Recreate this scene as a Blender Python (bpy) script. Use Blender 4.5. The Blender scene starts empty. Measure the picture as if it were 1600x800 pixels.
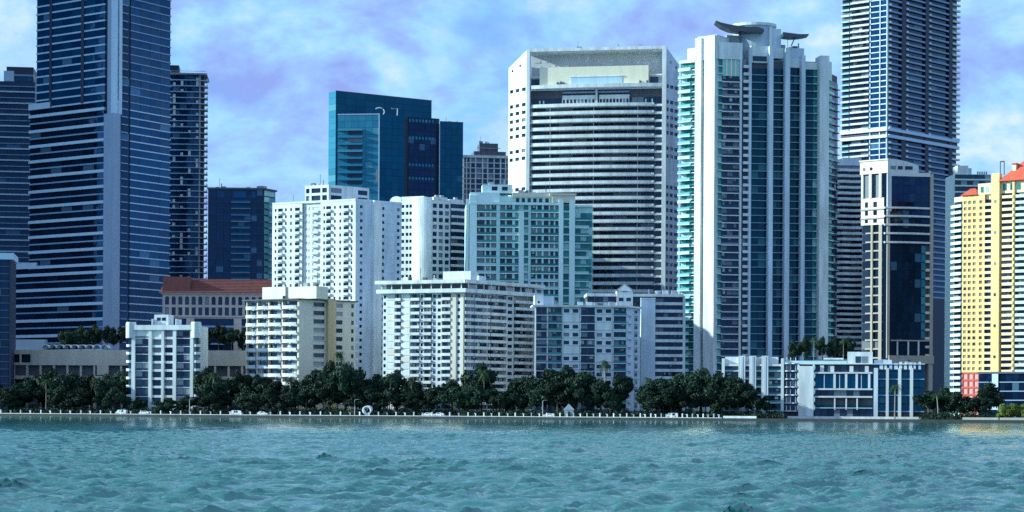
import bpy, math, random
import numpy as np
from mathutils import Matrix, Vector
random.seed(7)
rng = np.random.default_rng(11)
R = math.radians
scn = bpy.context.scene
COL = scn.collection

# ------------------------------------------------------------------ camera
F = 3000.0            # focal length in pixels of the 1600 px wide photograph
HOR = 639.4           # row of the horizon at the centre column
CAMH = 4.0
ROLL = R(0.30)
cd = bpy.data.cameras.new('camera')
cam = bpy.data.objects.new('camera', cd)
COL.objects.link(cam)
cd.sensor_width = 36.0
cd.lens = 36.0 * F / 1600.0
cd.shift_y = (HOR - 400.0) / 1600.0
cd.clip_start = 1.0
cd.clip_end = 30000.0
cam.matrix_world = (Matrix.Translation((0, 0, CAMH)) @ Matrix.Rotation(math.pi / 2, 4, 'X') @ Matrix.Rotation(ROLL, 4, 'Z'))
scn.camera = cam

# ------------------------------------------------------------------ light
SUN_EL = R(21.0)
SUN_AZ = R(3.0)      # how far the sun stands on the camera's side of due left
w = bpy.data.worlds.new('World')
scn.world = w
w.use_nodes = True
nt = w.node_tree
nt.nodes.clear()


def N(t, ty, **kw):
    n = t.nodes.new(ty)
    for k, v in kw.items():
        if k.startswith('i_'):
            key = k[2:]
            key = int(key) if key.isdigit() else key.replace('_', ' ')
            n.inputs[key].default_value = v
        else:
            setattr(n, k, v)
    return n


def L(t, a, ao, b, bi):
    t.links.new(a.outputs[ao], b.inputs[bi])


sun_dir = Vector((-math.cos(SUN_EL) * math.cos(SUN_AZ), -math.cos(SUN_EL) * math.sin(SUN_AZ), math.sin(SUN_EL)))
out = N(nt, 'ShaderNodeOutputWorld')
bg = N(nt, 'ShaderNodeBackground', i_Strength=0.15)
tc = N(nt, 'ShaderNodeTexCoord')
sep = N(nt, 'ShaderNodeSeparateXYZ')
L(nt, tc, 'Generated', sep, 0)
lift = N(nt, 'ShaderNodeMath', operation='MULTIPLY_ADD', i_1=0.78, i_2=0.30)
ab = N(nt, 'ShaderNodeMath', operation='ABSOLUTE')
L(nt, sep, 2, ab, 0)
L(nt, ab, 0, lift, 0)
cmb = N(nt, 'ShaderNodeCombineXYZ')
L(nt, sep, 0, cmb, 0); L(nt, sep, 1, cmb, 1); L(nt, lift, 0, cmb, 2)
nrm = N(nt, 'ShaderNodeVectorMath', operation='NORMALIZE')
L(nt, cmb, 0, nrm, 0)
sky = N(nt, 'ShaderNodeTexSky', sky_type='NISHITA', sun_disc=False)
sky.sun_elevation = SUN_EL
sky.sun_rotation = math.atan2(sun_dir.x, sun_dir.y)
sky.air_density = 1.0; sky.dust_density = 0.3; sky.ozone_density = 3.0
L(nt, nrm, 0, sky, 0)
# broken clouds spread over the whole sky
mp = N(nt, 'ShaderNodeMapping'); mp.inputs['Scale'].default_value = (1.0, 1.0, 1.7)
mp.inputs['Location'].default_value = (0.35, 0.1, 0.22)
L(nt, tc, 'Generated', mp, 0)
n1 = N(nt, 'ShaderNodeTexNoise', i_Scale=6.0, i_Detail=9.0, i_Roughness=0.56, i_Distortion=0.1)
L(nt, mp, 0, n1, 'Vector')
r1 = N(nt, 'ShaderNodeValToRGB')
r1.color_ramp.elements[0].position = 0.40; r1.color_ramp.elements[1].position = 0.50
r1.color_ramp.elements[0].color = (0.55, 0.55, 0.55, 1)     # a thin veil even in the gaps
L(nt, n1, 0, r1, 0)
n2 = N(nt, 'ShaderNodeTexNoise', i_Scale=13.0, i_Detail=9.0, i_Roughness=0.6, i_Distortion=0.15)
L(nt, mp, 0, n2, 'Vector')
r2 = N(nt, 'ShaderNodeValToRGB')
e = r2.color_ramp.elements
e[0].position = 0.36; e[0].color = (1.75, 1.85, 4.0, 1)
e[1].position = 0.63; e[1].color = (3.9, 3.9, 4.9, 1)
for ps_, c_ in ((0.47, (2.15, 2.7, 4.7, 1)), (0.515, (2.35, 3.2, 4.75, 1)), (0.565, (2.9, 3.4, 4.7, 1))):
    m_ = e.new(ps_); m_.color = c_
L(nt, n2, 0, r2, 0)
tint = N(nt, 'ShaderNodeMix', data_type='RGBA', blend_type='MULTIPLY', i_0=1.0)
tint.inputs[7].default_value = (1.05, 1.22, 1.5, 1)
L(nt, sky, 0, tint, 6)
mx = N(nt, 'ShaderNodeMix', data_type='RGBA')
L(nt, r1, 0, mx, 0); L(nt, tint, 2, mx, 6); L(nt, r2, 0, mx, 7)
L(nt, mx, 2, bg, 0)
L(nt, bg, 0, out, 0)

sd = bpy.data.lights.new('sun', 'SUN')
sd.energy = 4.9; sd.angle = R(0.5); sd.color = (1.0, 0.96, 0.89)
sun = bpy.data.objects.new('sun', sd)
COL.objects.link(sun)
sun.rotation_euler = (-sun_dir).to_track_quat('-Z', 'Y').to_euler()
sun.location = (-300, -100, 300)
vs = scn.view_settings
vs.view_transform = 'Standard'; vs.look = 'None'; vs.gamma = 1.0; vs.exposure = 0.55
vs.use_curve_mapping = False
vs.use_white_balance = True; vs.white_balance_temperature = 5600; vs.white_balance_tint = -16.0
scn.cycles.use_adaptive_sampling = True
scn.cycles.use_denoising = False
scn.cycles.max_bounces = 5
scn.cycles.diffuse_bounces = 3
scn.cycles.glossy_bounces = 3


# ------------------------------------------------------------------ pixels to places
def unroll(px, py):
    dx, dy = px - 800.0, py - HOR
    c, s = math.cos(ROLL), math.sin(ROLL)
    return dx * c + dy * s, -dx * s + dy * c


def gx(px, Y, py=480.0):
    return unroll(px, py)[0] / F * Y


def zz(px, py, Y):
    return CAMH - unroll(px, py)[1] / F * Y


def shoreY(px):
    return 811.0 - 0.0756 * px


SX0, SX1 = gx(0, shoreY(0), 650), gx(1600, shoreY(1600), 660)
SHK = (shoreY(1600) - shoreY(0)) / (SX1 - SX0)


def shore_at(x):
    return shoreY(0) + (x - SX0) * SHK


GZ = 1.0      # level of the promenade


# ------------------------------------------------------------------ materials
MATS = {}


def base_mat(name):
    m = bpy.data.materials.new(name)
    m.use_nodes = True
    t = m.node_tree
    return m, t, t.nodes['Principled BSDF']


def paint(name, col, rough=0.75, stain=0.16, bump=0.0, fine=0.0):
    if name in MATS: return MATS[name]
    m, t, p = base_mat(name)
    g = N(t, 'ShaderNodeNewGeometry')
    mp = N(t, 'ShaderNodeMapping'); mp.inputs['Scale'].default_value = (0.35, 0.35, 0.05)
    L(t, g, 'Position', mp, 0)
    n = N(t, 'ShaderNodeTexNoise', i_Scale=1.0, i_Detail=5.0, i_Roughness=0.65)
    L(t, mp, 0, n, 'Vector')
    oi = N(t, 'ShaderNodeObjectInfo')
    rr = N(t, 'ShaderNodeMapRange'); rr.inputs[3].default_value = 0.93; rr.inputs[4].default_value = 1.05
    L(t, oi, 'Random', rr, 0)
    mr = N(t, 'ShaderNodeMapRange'); mr.inputs[1].default_value = 0.3; mr.inputs[2].default_value = 0.7
    mr.inputs[3].default_value = 1.0 - stain; mr.inputs[4].default_value = 1.0 + stain * 0.3
    L(t, n, 0, mr, 0)
    mu = N(t, 'ShaderNodeMath', operation='MULTIPLY')
    L(t, rr, 0, mu, 0); L(t, mr, 0, mu, 1)
    last = mu
    if fine:
        n3 = N(t, 'ShaderNodeTexNoise', i_Scale=2.2, i_Detail=4.0)
        L(t, g, 'Position', n3, 'Vector')
        m3 = N(t, 'ShaderNodeMapRange'); m3.inputs[3].default_value = 1 - fine; m3.inputs[4].default_value = 1 + fine
        L(t, n3, 0, m3, 0)
        mu2 = N(t, 'ShaderNodeMath', operation='MULTIPLY')
        L(t, mu, 0, mu2, 0); L(t, m3, 0, mu2, 1)
        last = mu2
    vm = N(t, 'ShaderNodeVectorMath', operation='SCALE')
    vm.inputs[0].default_value = col
    L(t, last, 0, vm, 3)
    L(t, vm, 0, p, 'Base Color')
    p.inputs['Roughness'].default_value = rough
    MATS[name] = m
    return m


def glass(name, dark, light, curtain=0.12, ccol=(0.32, 0.34, 0.36), rough=0.06, ior=1.5, metal=0.0, wob=0.035, stint=(0.45, 0.62, 1.0)):
    if name in MATS: return MATS[name]
    m, t, p = base_mat(name)
    oi = N(t, 'ShaderNodeObjectInfo'); g = N(t, 'ShaderNodeNewGeometry')
    ad = N(t, 'ShaderNodeMath', operation='MULTIPLY_ADD', i_1=7.13)
    L(t, g, 'Random Per Island', ad, 0); L(t, oi, 'Random', ad, 2)
    wn = N(t, 'ShaderNodeTexWhiteNoise', noise_dimensions='1D')
    L(t, ad, 0, wn, 'W')
    sc_ = N(t, 'ShaderNodeSeparateColor')
    L(t, wn, 'Color', sc_, 0)
    mixa = N(t, 'ShaderNodeMix', data_type='RGBA')
    mixa.inputs[6].default_value = (*dark, 1); mixa.inputs[7].default_value = (*light, 1)
    L(t, sc_, 0, mixa, 0)
    gt = N(t, 'ShaderNodeMath', operation='GREATER_THAN', i_1=1.0 - curtain)
    L(t, sc_, 1, gt, 0)
    # a curtain covers the upper or side part of a pane
    mixb = N(t, 'ShaderNodeMix', data_type='RGBA')
    mixb.inputs[7].default_value = (*ccol, 1)
    L(t, gt, 0, mixb, 0); L(t, mixa, 2, mixb, 6)
    L(t, mixb, 2, p, 'Base Color')
    p.inputs['Roughness'].default_value = rough
    p.inputs['IOR'].default_value = ior
    p.inputs['Specular Tint'].default_value = (*stint, 1)
    p.inputs['Metallic'].default_value = metal
    sub = N(t, 'ShaderNodeVectorMath', operation='SUBTRACT'); sub.inputs[1].default_value = (0.5, 0.5, 0.5)
    L(t, wn, 'Color', sub, 0)
    nz = N(t, 'ShaderNodeTexNoise', i_Scale=0.35, i_Detail=2.0)
    L(t, g, 'Position', nz, 'Vector')
    sb2 = N(t, 'ShaderNodeVectorMath', operation='SUBTRACT'); sb2.inputs[1].default_value = (0.5, 0.5, 0.5)
    L(t, nz, 'Color', sb2, 0)
    s1 = N(t, 'ShaderNodeVectorMath', operation='SCALE'); s1.inputs[3].default_value = wob
    s2 = N(t, 'ShaderNodeVectorMath', operation='SCALE'); s2.inputs[3].default_value = wob * 1.5
    L(t, sub, 0, s1, 0); L(t, sb2, 0, s2, 0)
    a1 = N(t, 'ShaderNodeVectorMath', operation='ADD'); a2 = N(t, 'ShaderNodeVectorMath', operation='ADD')
    L(t, s1, 0, a1, 0); L(t, s2, 0, a1, 1)
    L(t, a1, 0, a2, 0); L(t, g, 'Normal', a2, 1)
    nn = N(t, 'ShaderNodeVectorMath', operation='NORMALIZE')
    L(t, a2, 0, nn, 0); L(t, nn, 0, p, 'Normal')
    MATS[name] = m
    return m


WHITE = paint('white_paint', (0.76, 0.78, 0.79), stain=0.34)
WHITE2 = paint('soft_white_paint', (0.70, 0.72, 0.74), stain=0.2)
LILAC = paint('cool_shaded_white_paint', (0.62, 0.69, 0.79), stain=0.3)  # white with blue shade put into its colour, mostly for turned-away walls
MINT = paint('mint_paint', (0.52, 0.72, 0.70), stain=0.14)
MINTW = paint('pale_mint_paint', (0.70, 0.84, 0.82), stain=0.12)
CREAM = paint('cream_paint', (0.72, 0.66, 0.55), stain=0.15)
BEIGE = paint('beige_stone', (0.48, 0.43, 0.38), stain=0.2, fine=0.1)
PINKBE = paint('pinkish_plaster', (0.42, 0.36, 0.36), stain=0.2)
OCHRE = paint('ochre_paint', (0.55, 0.42, 0.24), stain=0.1)
GOLD = paint('golden_cream_paint', (0.88, 0.74, 0.46), stain=0.15)
YELLOW = paint('yellow_paint', (0.88, 0.62, 0.27), stain=0.2, fine=0.06)
PALEY = paint('sunlit_pale_yellow_paint', (0.88, 0.81, 0.62), stain=0.1)  # cream walls with warm sunlight put into their colour
REDP = paint('red_paint', (0.62, 0.10, 0.08), stain=0.15)
TILE = paint('terracotta_tile', (0.17, 0.055, 0.05), stain=0.25, fine=0.25)
TILER = paint('bright_red_tile', (0.58, 0.10, 0.05), stain=0.2, fine=0.2)
CONC = paint('grey_concrete', (0.36, 0.38, 0.42), stain=0.25)
CONCD = paint('dark_concrete', (0.10, 0.11, 0.14), stain=0.3)
BAND = paint('pale_blue_grey_cladding', (0.50, 0.60, 0.76), rough=0.5, stain=0.1)
BANDD = paint('mid_blue_grey_cladding', (0.24, 0.32, 0.46), rough=0.5, stain=0.1)
GRANITE = paint('grey_blue_granite', (0.30, 0.36, 0.52), rough=0.6, stain=0.12, fine=0.22)
NAVY = paint('navy_cladding', (0.018, 0.026, 0.07), rough=0.5, stain=0.2)
SEAW = paint('wet_seawall_concrete', (0.045, 0.05, 0.055), stain=0.4)
GREYP = paint('grey_plaster', (0.70, 0.70, 0.73), stain=0.1)
STEEL = paint('dark_steel', (0.05, 0.06, 0.08), rough=0.4, stain=0.1)
G_DARK = glass('dark_window_glass', (0.006, 0.012, 0.024), (0.03, 0.05, 0.085), 0.16, (0.2, 0.22, 0.25))
G_HOME = glass('apartment_glass', (0.008, 0.014, 0.024), (0.05, 0.07, 0.10), 0.30, (0.26, 0.28, 0.30))
G_NAVY = glass('navy_curtain_wall_glass', (0.003, 0.008, 0.022), (0.008, 0.020, 0.052), 0.05, (0.07, 0.12, 0.19), ior=1.55, stint=(0.3, 0.5, 1.0))
G_BLUE = glass('blue_curtain_wall_glass', (0.008, 0.032, 0.09), (0.016, 0.06, 0.15), 0.05, (0.08, 0.16, 0.28), ior=1.55, stint=(0.3, 0.5, 1.0))
G_TEAL = glass('teal_curtain_wall_glass', (0.005, 0.04, 0.095), (0.010, 0.06, 0.13), 0.02, (0.04, 0.11, 0.2), ior=1.55, wob=0.015, stint=(0.3, 0.7, 1.0))
G_TEALL = glass('light_teal_glass', (0.05, 0.18, 0.29), (0.07, 0.23, 0.35), 0.05, (0.12, 0.28, 0.38), ior=1.55, wob=0.015, stint=(0.3, 0.7, 1.0))
G_GREEN = glass('green_balcony_glass', (0.02, 0.11, 0.11), (0.10, 0.30, 0.28), 0.25, (0.40, 0.58, 0.56), rough=0.12)
G_BLIND = glass('window_with_pale_blind', (0.10, 0.09, 0.07), (0.42, 0.36, 0.24), 0.2, (0.05, 0.05, 0.05))
G_SEA = glass('sea_blue_curtain_wall_glass', (0.002, 0.012, 0.026), (0.005, 0.030, 0.050), 0.12, (0.05, 0.12, 0.14), stint=(0.3, 0.65, 1.0))
G_RAIL = glass('pale_aqua_railing_glass', (0.20, 0.42, 0.44), (0.34, 0.58, 0.58), 0.3, (0.55, 0.70, 0.70), rough=0.15)


# ------------------------------------------------------------------ mesh helpers
MESHES = {}
BOXF = [(0, 3, 2, 1), (4, 5, 6, 7), (0, 1, 5, 4), (1, 2, 6, 5), (2, 3, 7, 6), (3, 0, 4, 7)]


def mk(name, verts, faces, mat):
    me = bpy.data.meshes.new(name)
    me.from_pydata([tuple(v) for v in verts], [], [tuple(f) for f in faces])
    me.update()
    if isinstance(mat, (list, tuple)):
        for q in mat: me.materials.append(q)
    else:
        me.materials.append(mat)
    return me


def boxv(x0, x1, y0, y1, z0, z1):
    return [(x0, y0, z0), (x1, y0, z0), (x1, y1, z0), (x0, y1, z0), (x0, y0, z1), (x1, y0, z1), (x1, y1, z1), (x0, y1, z1)]


class MB:
    def __init__(s): s.v = []; s.f = []

    def add(s, v, f):
        o = len(s.v); s.v += list(v); s.f += [tuple(i + o for i in q) for q in f]; return s

    def box(s, *a): return s.add(boxv(*a), BOXF)

    def prism(s, poly, z0, z1):
        n = len(poly)
        v = [(x, y, z0) for x, y in poly] + [(x, y, z1) for x, y in poly]
        f = [tuple(range(n))[::-1], tuple(range(n, 2 * n))] + [(i, (i + 1) % n, n + (i + 1) % n, n + i) for i in range(n)]
        return s.add(v, f)

    def prism_xz(s, poly, y0, y1):     # profile in x/z pulled along y
        n = len(poly)
        v = [(x, y0, z) for x, z in poly] + [(x, y1, z) for x, z in poly]
        f = [tuple(range(n)), tuple(range(n, 2 * n))[::-1]] + [((i + 1) % n, i, n + i, n + (i + 1) % n) for i in range(n)]
        return s.add(v, f)

    def tube(s, pts, rads, seg=8):
        o = len(s.v)
        pts = [Vector(p) for p in pts]
        for i, p in enumerate(pts):
            d = (pts[min(i + 1, len(pts) - 1)] - pts[max(i - 1, 0)]).normalized()
            a = d.orthogonal().normalized(); b = d.cross(a)
            for k in range(seg):
                q = 2 * math.pi * k / seg
                s.v.append(tuple(p + (a * math.cos(q) + b * math.sin(q)) * rads[i]))
        for i in range(len(pts) - 1):
            for k in range(seg):
                s.f.append((o + i * seg + k, o + i * seg + (k + 1) % seg, o + (i + 1) * seg + (k + 1) % seg, o + (i + 1) * seg + k))
        s.f.append(tuple(o + k for k in range(seg))[::-1])
        s.f.append(tuple(o + (len(pts) - 1) * seg + k for k in range(seg)))
        return s

    def mesh(s, name, mat): return mk(name, s.v, s.f, mat)


def cbox(name, x0, x1, y0, y1, z0, z1, mat):
    """box mesh centred on its own middle; equal sizes share one mesh"""
    dx, dy, dz = round(x1 - x0, 2), round(y1 - y0, 2), round(z1 - z0, 2)
    key = (name, dx, dy, dz, mat.name)
    if key not in MESHES:
        MESHES[key] = mk(name, boxv(-dx / 2, dx / 2, -dy / 2, dy / 2, -dz / 2, dz / 2), BOXF, mat)
    return MESHES[key], ((x0 + x1) / 2, (y0 + y1) / 2, (z0 + z1) / 2)


def props(o, label=None, cat=None, group=None, kind=None):
    if label: o['label'] = label
    if cat: o['category'] = cat
    if group: o['group'] = group
    if kind: o['kind'] = kind
    return o


def link(name, me, loc=(0, 0, 0), rz=0.0, parent=None):
    o = bpy.data.objects.new(name, me)
    COL.objects.link(o)
    o.location = loc; o.rotation_euler = (0, 0, rz)
    if parent: o.parent = parent
    return o


class Thing:
    """a building or other thing: an Empty at its base; pieces are kept back and linked by done()"""

    def __init__(s, name, label, cat, x, y, z=GZ, group=None):
        s.o = bpy.data.objects.new(name, None)
        s.o.empty_display_size = 1.0
        COL.objects.link(s.o)
        s.o.location = (x, y, z)
        s.b = Vector((x, y, z))
        props(s.o, label, cat, group)
        s.pieces = []

    def put(s, name, me, world, rz=0.0, area=1.0, parent=None, label=None):
        p = dict(n=name, me=me, loc=Vector(world), rz=rz, a=area, par=parent, lab=label, ob=None)
        s.pieces.append(p)
        return p

    def mesh(s, name, mb, mat, parent=None, label=None):
        """mesh given in world coordinates"""
        me = mk(name, [(v[0] - s.b.x, v[1] - s.b.y, v[2] - s.b.z) for v in mb.v], mb.f, mat)
        return s.put(name, me, s.b, 0.0, 1e9, parent, label)

    def done(s, cap=300):
        groups = {}
        for p in s.pieces:
            if p['par'] is None: groups.setdefault(p['n'], []).append(p)
        drop = set()
        for n, ps in groups.items():
            if len(ps) <= cap: continue
            ps.sort(key=lambda p: -p['a'])
            rest = [p for p in ps[cap:] if not any(q['par'] is p for q in s.pieces)]
            byM = {}
            for p in rest:
                byM.setdefault(p['me'].materials[0].name, []).append(p); drop.add(id(p))
            for mn, qs in byM.items():
                mb = MB()
                for p in qs:
                    c, q = math.cos(p['rz']), math.sin(p['rz'])
                    off = p['loc'] - s.b
                    mb.add([(v.co.x * c - v.co.y * q + off.x, v.co.x * q + v.co.y * c + off.y, v.co.z + off.z) for v in p['me'].vertices],
                           [tuple(f.vertices) for f in p['me'].polygons])
                o = link(n + '_rows', mb.mesh(n, qs[0]['me'].materials[0]), (0, 0, 0), 0, s.o)
                o['kind'] = 'stuff'
        for p in s.pieces:
            if id(p) in drop: continue
            if p['par'] is None:
                p['ob'] = link(p['n'], p['me'], p['loc'] - s.b, p['rz'], s.o)
                if p['lab']: p['ob']['label'] = p['lab']
        for p in s.pieces:
            if p['par'] is not None:
                q = p['par']
                if q['ob'] is None: continue
                off = p['loc'] - q['loc']
                c, sn = math.cos(-q['rz']), math.sin(-q['rz'])
                p['ob'] = link(p['n'], p['me'], (off.x * c - off.y * sn, off.x * sn + off.y * c, off.z), p['rz'] - q['rz'], q['ob'])
        return s.o


class Face:
    """a facade: starts at A on the ground, runs L metres along angle th; outward is to its right (towards the camera for th=0)"""

    def __init__(s, T, A, th, Ln):
        s.T = T; s.A = Vector((A[0], A[1])); s.th = th; s.L = Ln
        s.d = Vector((math.cos(th), math.sin(th))); s.n = Vector((math.sin(th), -math.cos(th)))

    def pt(s, u, d=0.0):
        return s.A + s.d * u + s.n * d

    def u(s, px, py=450.0):
        k = unroll(px, py)[0] / F
        return (k * s.A.y - s.A.x) / (s.d.x - k * s.d.y)

    def z(s, py, u=None, px=None):
        if u is None: u = s.L / 2
        p = s.pt(u)
        x = 800 + p.x / p.y * F
        return zz(x, py, p.y)

    def box(s, name, mat, u0, u1, z0, z1, d0, d1, parent=None, label=None):
        me, c = cbox(name, u0, u1, -d1, -d0, z0, z1, mat)
        p = s.pt(c[0], -c[1])
        return s.T.put(name, me, (p.x, p.y, c[2]), s.th, (u1 - u0) * (z1 - z0), parent, label)

    def local(s, name, mb, mat, u, d, z, area=1.0, parent=None, key=None, label=None):
        """mesh in facade coordinates (x along, -y outward, z up), put at u, d, z; key: share it"""
        if key is not None:
            key = (name, mat.name, key)
            if key not in MESHES: MESHES[key] = mb().mesh(name, mat)
            me = MESHES[key]
        else:
            me = mb.mesh(name, mat)
        p = s.pt(u, d)
        return s.T.put(name, me, (p.x, p.y, z), s.th, area, parent, label)

    # ---- assemblies
    def floors(s, z0, z1, fh):
        n = max(1, int(round((z1 - z0) / fh)))
        return [z0 + i * (z1 - z0) / n for i in range(n)], (z1 - z0) / n

    def bands(s, name, mat, u0, u1, zs, h, d0, d1, off=0.0):
        for z in zs: s.box(name, mat, u0, u1, z + off, z + off + h, d0, d1)

    def panes(s, mat, u0, u1, zs, h, d, nc=1, off=0.0, gap=0.12, name='window', th=0.08):
        wd = (u1 - u0) / nc
        for z in zs:
            for i in range(nc):
                s.box(name, mat, u0 + i * wd + gap / 2, u0 + (i + 1) * wd - gap / 2, z + off, z + off + h, d - th, d)

    def balconies(s, mat, u0, u1, zs, depth, d0=0.0, slab=0.22, rail=1.0, rmat=None, name='balcony', rt=0.12, sides=True):
        """slab with an upstand round it; rmat: the railing is a sub-part of that glass"""
        W = u1 - u0
        if rmat is None:
            def f():
                m = MB().box(-W / 2, W / 2, -depth, 0, -slab, 0)
                m.box(-W / 2, W / 2, -depth - 0.02, -depth + rt, -slab + 0.03, rail)
                if sides:
                    m.box(-W / 2 + 0.01, -W / 2 + rt, -depth + rt, -0.02, 0.0, rail - 0.01)
                    m.box(W / 2 - rt, W / 2 - 0.01, -depth + rt, -0.02, 0.0, rail - 0.01)
                return m
            for z in zs: s.local(name, f, mat, (u0 + u1) / 2, d0, z, W * (slab + rail), key=(round(W, 2), depth, slab, rail, sides))
        else:
            def f(): return MB().box(-W / 2, W / 2, -depth, 0, -slab, 0)
            def g(): return MB().box(-W / 2 + 0.05, W / 2 - 0.05, -depth + 0.04, -depth + 0.1, 0.01, rail)
            for z in zs:
                p = s.local(name, f, mat, (u0 + u1) / 2, d0, z, W * (slab + rail), key=(round(W, 2), depth, slab, 'b'))
                s.local('railing', g, rmat, (u0 + u1) / 2, d0, z, W, parent=p, key=(round(W, 2), depth, rail))

    def punched(s, wmat, gmat, u0, u1, z0, z1, cols, rows, depth=0.35, d=0.0, name='wall', skip=0.0, back=0.5):
        """wall with real openings; cols: (u, width), rows: (z, height); a pane stands in each opening"""
        cols = sorted(cols); rows = sorted(rows)
        mb = MB()
        def q(a, b, c, e): mb.add([(a, -d, c), (b, -d, c), (b, -d, e), (a, -d, e)], [(0, 1, 2, 3)])
        zc = z0
        for z, h in rows:
            if z > zc: q(u0, u1, zc, z)
            uc = u0
            for u, wd in cols:
                if u > uc: q(uc, u, z, z + h)
                uc = u + wd
                i = -d + depth
                a, b, c, e = u, u + wd, z, z + h
                mb.add([(a, -d, c), (b, -d, c), (b, -d, e), (a, -d, e), (a, i, c), (b, i, c), (b, i, e), (a, i, e)],
                       [(0, 4, 5, 1), (1, 5, 6, 2), (2, 6, 7, 3), (3, 7, 4, 0)])
            if u1 > uc: q(uc, u1, z, z + h)
            zc = z + h
        if z1 > zc: q(u0, u1, zc, z1)
        mb.add([(u0, -d, z1), (u1, -d, z1), (u1, -d + back, z1), (u0, -d + back, z1), (u0, -d, z0), (u1, -d, z0), (u1, -d + back, z0), (u0, -d + back, z0)],
               [(0, 1, 2, 3), (4, 0, 3, 7), (1, 5, 6, 2)])
        p = s.pt(0)
        me = mb.mesh(name, wmat)
        s.T.put(name, me, (p.x, p.y, 0), s.th, 1e9)
        for z, h in rows:
            for u, wd in cols:
                s.box('window', gmat, u - 0.02, u + wd + 0.02, z - 0.02, z + h + 0.02, d - depth - 0.05, d - depth + 0.03)


def two_face(T, pxc, Y, pxl, thl, pxr, thr):
    """left and right facades that meet in a near corner at column pxc and distance Y"""
    C = Vector((gx(pxc, Y), Y))
    fl0 = Face(T, C, R(thl), 0)
    ul = fl0.u(pxl)                      # negative
    A = C + fl0.d * ul
    fl = Face(T, A, R(thl), -ul)
    fr = Face(T, C, R(thr), 0)
    fr.L = fr.u(pxr)
    return fl, fr


def one_face(T, pxl, Y, pxr, th):
    f = Face(T, (gx(pxl, Y), Y), R(th), 0)
    f.L = f.u(pxr)
    return f


def body2(T, fl, fr, z0, z1, mat, ins=0.6, name='core', zt=None):
    """closed body behind two facades, set back by ins"""
    A = fl.pt(0, -ins) + fl.d * 0.05; B = fr.pt(fr.L, -ins) - fr.d * 0.05
    # corner of the two inset lines
    C0 = fl.pt(fl.L, -ins)
    den = fl.d.x * fr.d.y - fl.d.y * fr.d.x
    w0 = fr.pt(0, -ins) - C0
    k = (w0.x * fr.d.y - w0.y * fr.d.x) / den
    C = C0 + fl.d * k
    D = A + B - C
    T.mesh(name, MB().prism([tuple(A), tuple(C), tuple(B), tuple(D)], z0, z1), mat)
    return A, C, B, D


def body1(T, f, depth, z0, z1, mat, ins=0.6, name='core', u0=None, u1=None):
    u0 = 0.05 if u0 is None else u0; u1 = f.L - 0.05 if u1 is None else u1
    P = [f.pt(u0, -ins), f.pt(u1, -ins), f.pt(u1, -depth), f.pt(u0, -depth)]
    T.mesh(name, MB().prism([tuple(p) for p in P], z0, z1), mat)


def roofbox(f, name, mat, u0, u1, z0, z1, d0, d1, **k):
    return f.box(name, mat, u0, u1, z0, z1, d0, d1, **k)



def clutter(f, u0, u1, z, d0, d1, n=7, seed=1, mast=True):
    """air-conditioning units, vents and a mast on a roof"""
    g = random.Random(seed)
    for i in range(n):
        a = g.uniform(u0, u1 - 2.5); wd = g.uniform(1.0, 2.6); h = g.uniform(.7, 1.9); d = g.uniform(d0, d1 - 2)
        f.box('roof_unit', (CONC, WHITE2, CONCD)[i % 3], a, a + wd, z, z + h, d, d + g.uniform(1.0, 2.0))
    if mast:
        a = g.uniform(u0, u1); d = g.uniform(d0, d1)
        f.box('roof_mast', STEEL, a, a + .16, z, z + g.uniform(4, 7), d, d + .16)
        a = g.uniform(u0, u1)
        f.box('vent_pipe', CONC, a, a + .5, z, z + 2.4, d, d + .5)


def blinds(f, u0, u1, zs, fh, d, p=.3, k=2, seed=3):
    """pale blinds and curtains drawn over part of some windows"""
    g = random.Random(seed + int(u0 * 10))
    wd = (u1 - u0) / k
    for z in zs:
        for i in range(k):
            if g.random() < p:
                h = g.choice((.5, .9, 1.4)) * fh / 3
                a = u0 + i * wd + wd * g.uniform(.05, .4)
                f.box('blind', (WHITE2, CREAM, CONC, BANDD)[g.randrange(4)], a, a + wd * g.uniform(.3, .55), z + fh - .45 - h, z + fh - .45, d, d + .06)

# ------------------------------------------------------------------ water
def water_material():
    m, t, p = base_mat('bay_water')
    g = N(t, 'ShaderNodeNewGeometry')
    mp = N(t, 'ShaderNodeMapping'); mp.inputs['Scale'].default_value = (0.5, 1.0, 1.0)
    L(t, g, 'Position', mp, 0)
    n = N(t, 'ShaderNodeTexNoise', i_Scale=1.9, i_Detail=6.0, i_Roughness=0.66, i_Distortion=0.5)
    L(t, mp, 0, n, 'Vector')
    b = N(t, 'ShaderNodeBump', i_Strength=0.35, i_Distance=0.14)
    nb = N(t, 'ShaderNodeTexNoise', i_Scale=0.42, i_Detail=3.0, i_Roughness=0.6)
    L(t, mp, 0, nb, 'Vector')
    b2 = N(t, 'ShaderNodeBump', i_Strength=0.35, i_Distance=0.5)
    L(t, nb, 0, b2, 'Height'); L(t, b2, 0, b, 'Normal')
    L(t, n, 0, b, 'Height'); L(t, b, 0, p, 'Normal')
    n2 = N(t, 'ShaderNodeTexNoise', i_Scale=0.02, i_Detail=3.0)
    L(t, g, 'Position', n2, 'Vector')
    mx = N(t, 'ShaderNodeMix', data_type='RGBA')
    mx.inputs[6].default_value = (0.024, 0.112, 0.100, 1); mx.inputs[7].default_value = (0.040, 0.160, 0.140, 1)
    L(t, n2, 0, mx, 0); L(t, mx, 2, p, 'Base Color')
    p.inputs['Roughness'].default_value = 0.07
    p.inputs['IOR'].default_value = 2.2
    p.inputs['Specular Tint'].default_value = (0.84, 1.0, 0.90, 1)
    return m


WATER = water_material()


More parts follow.
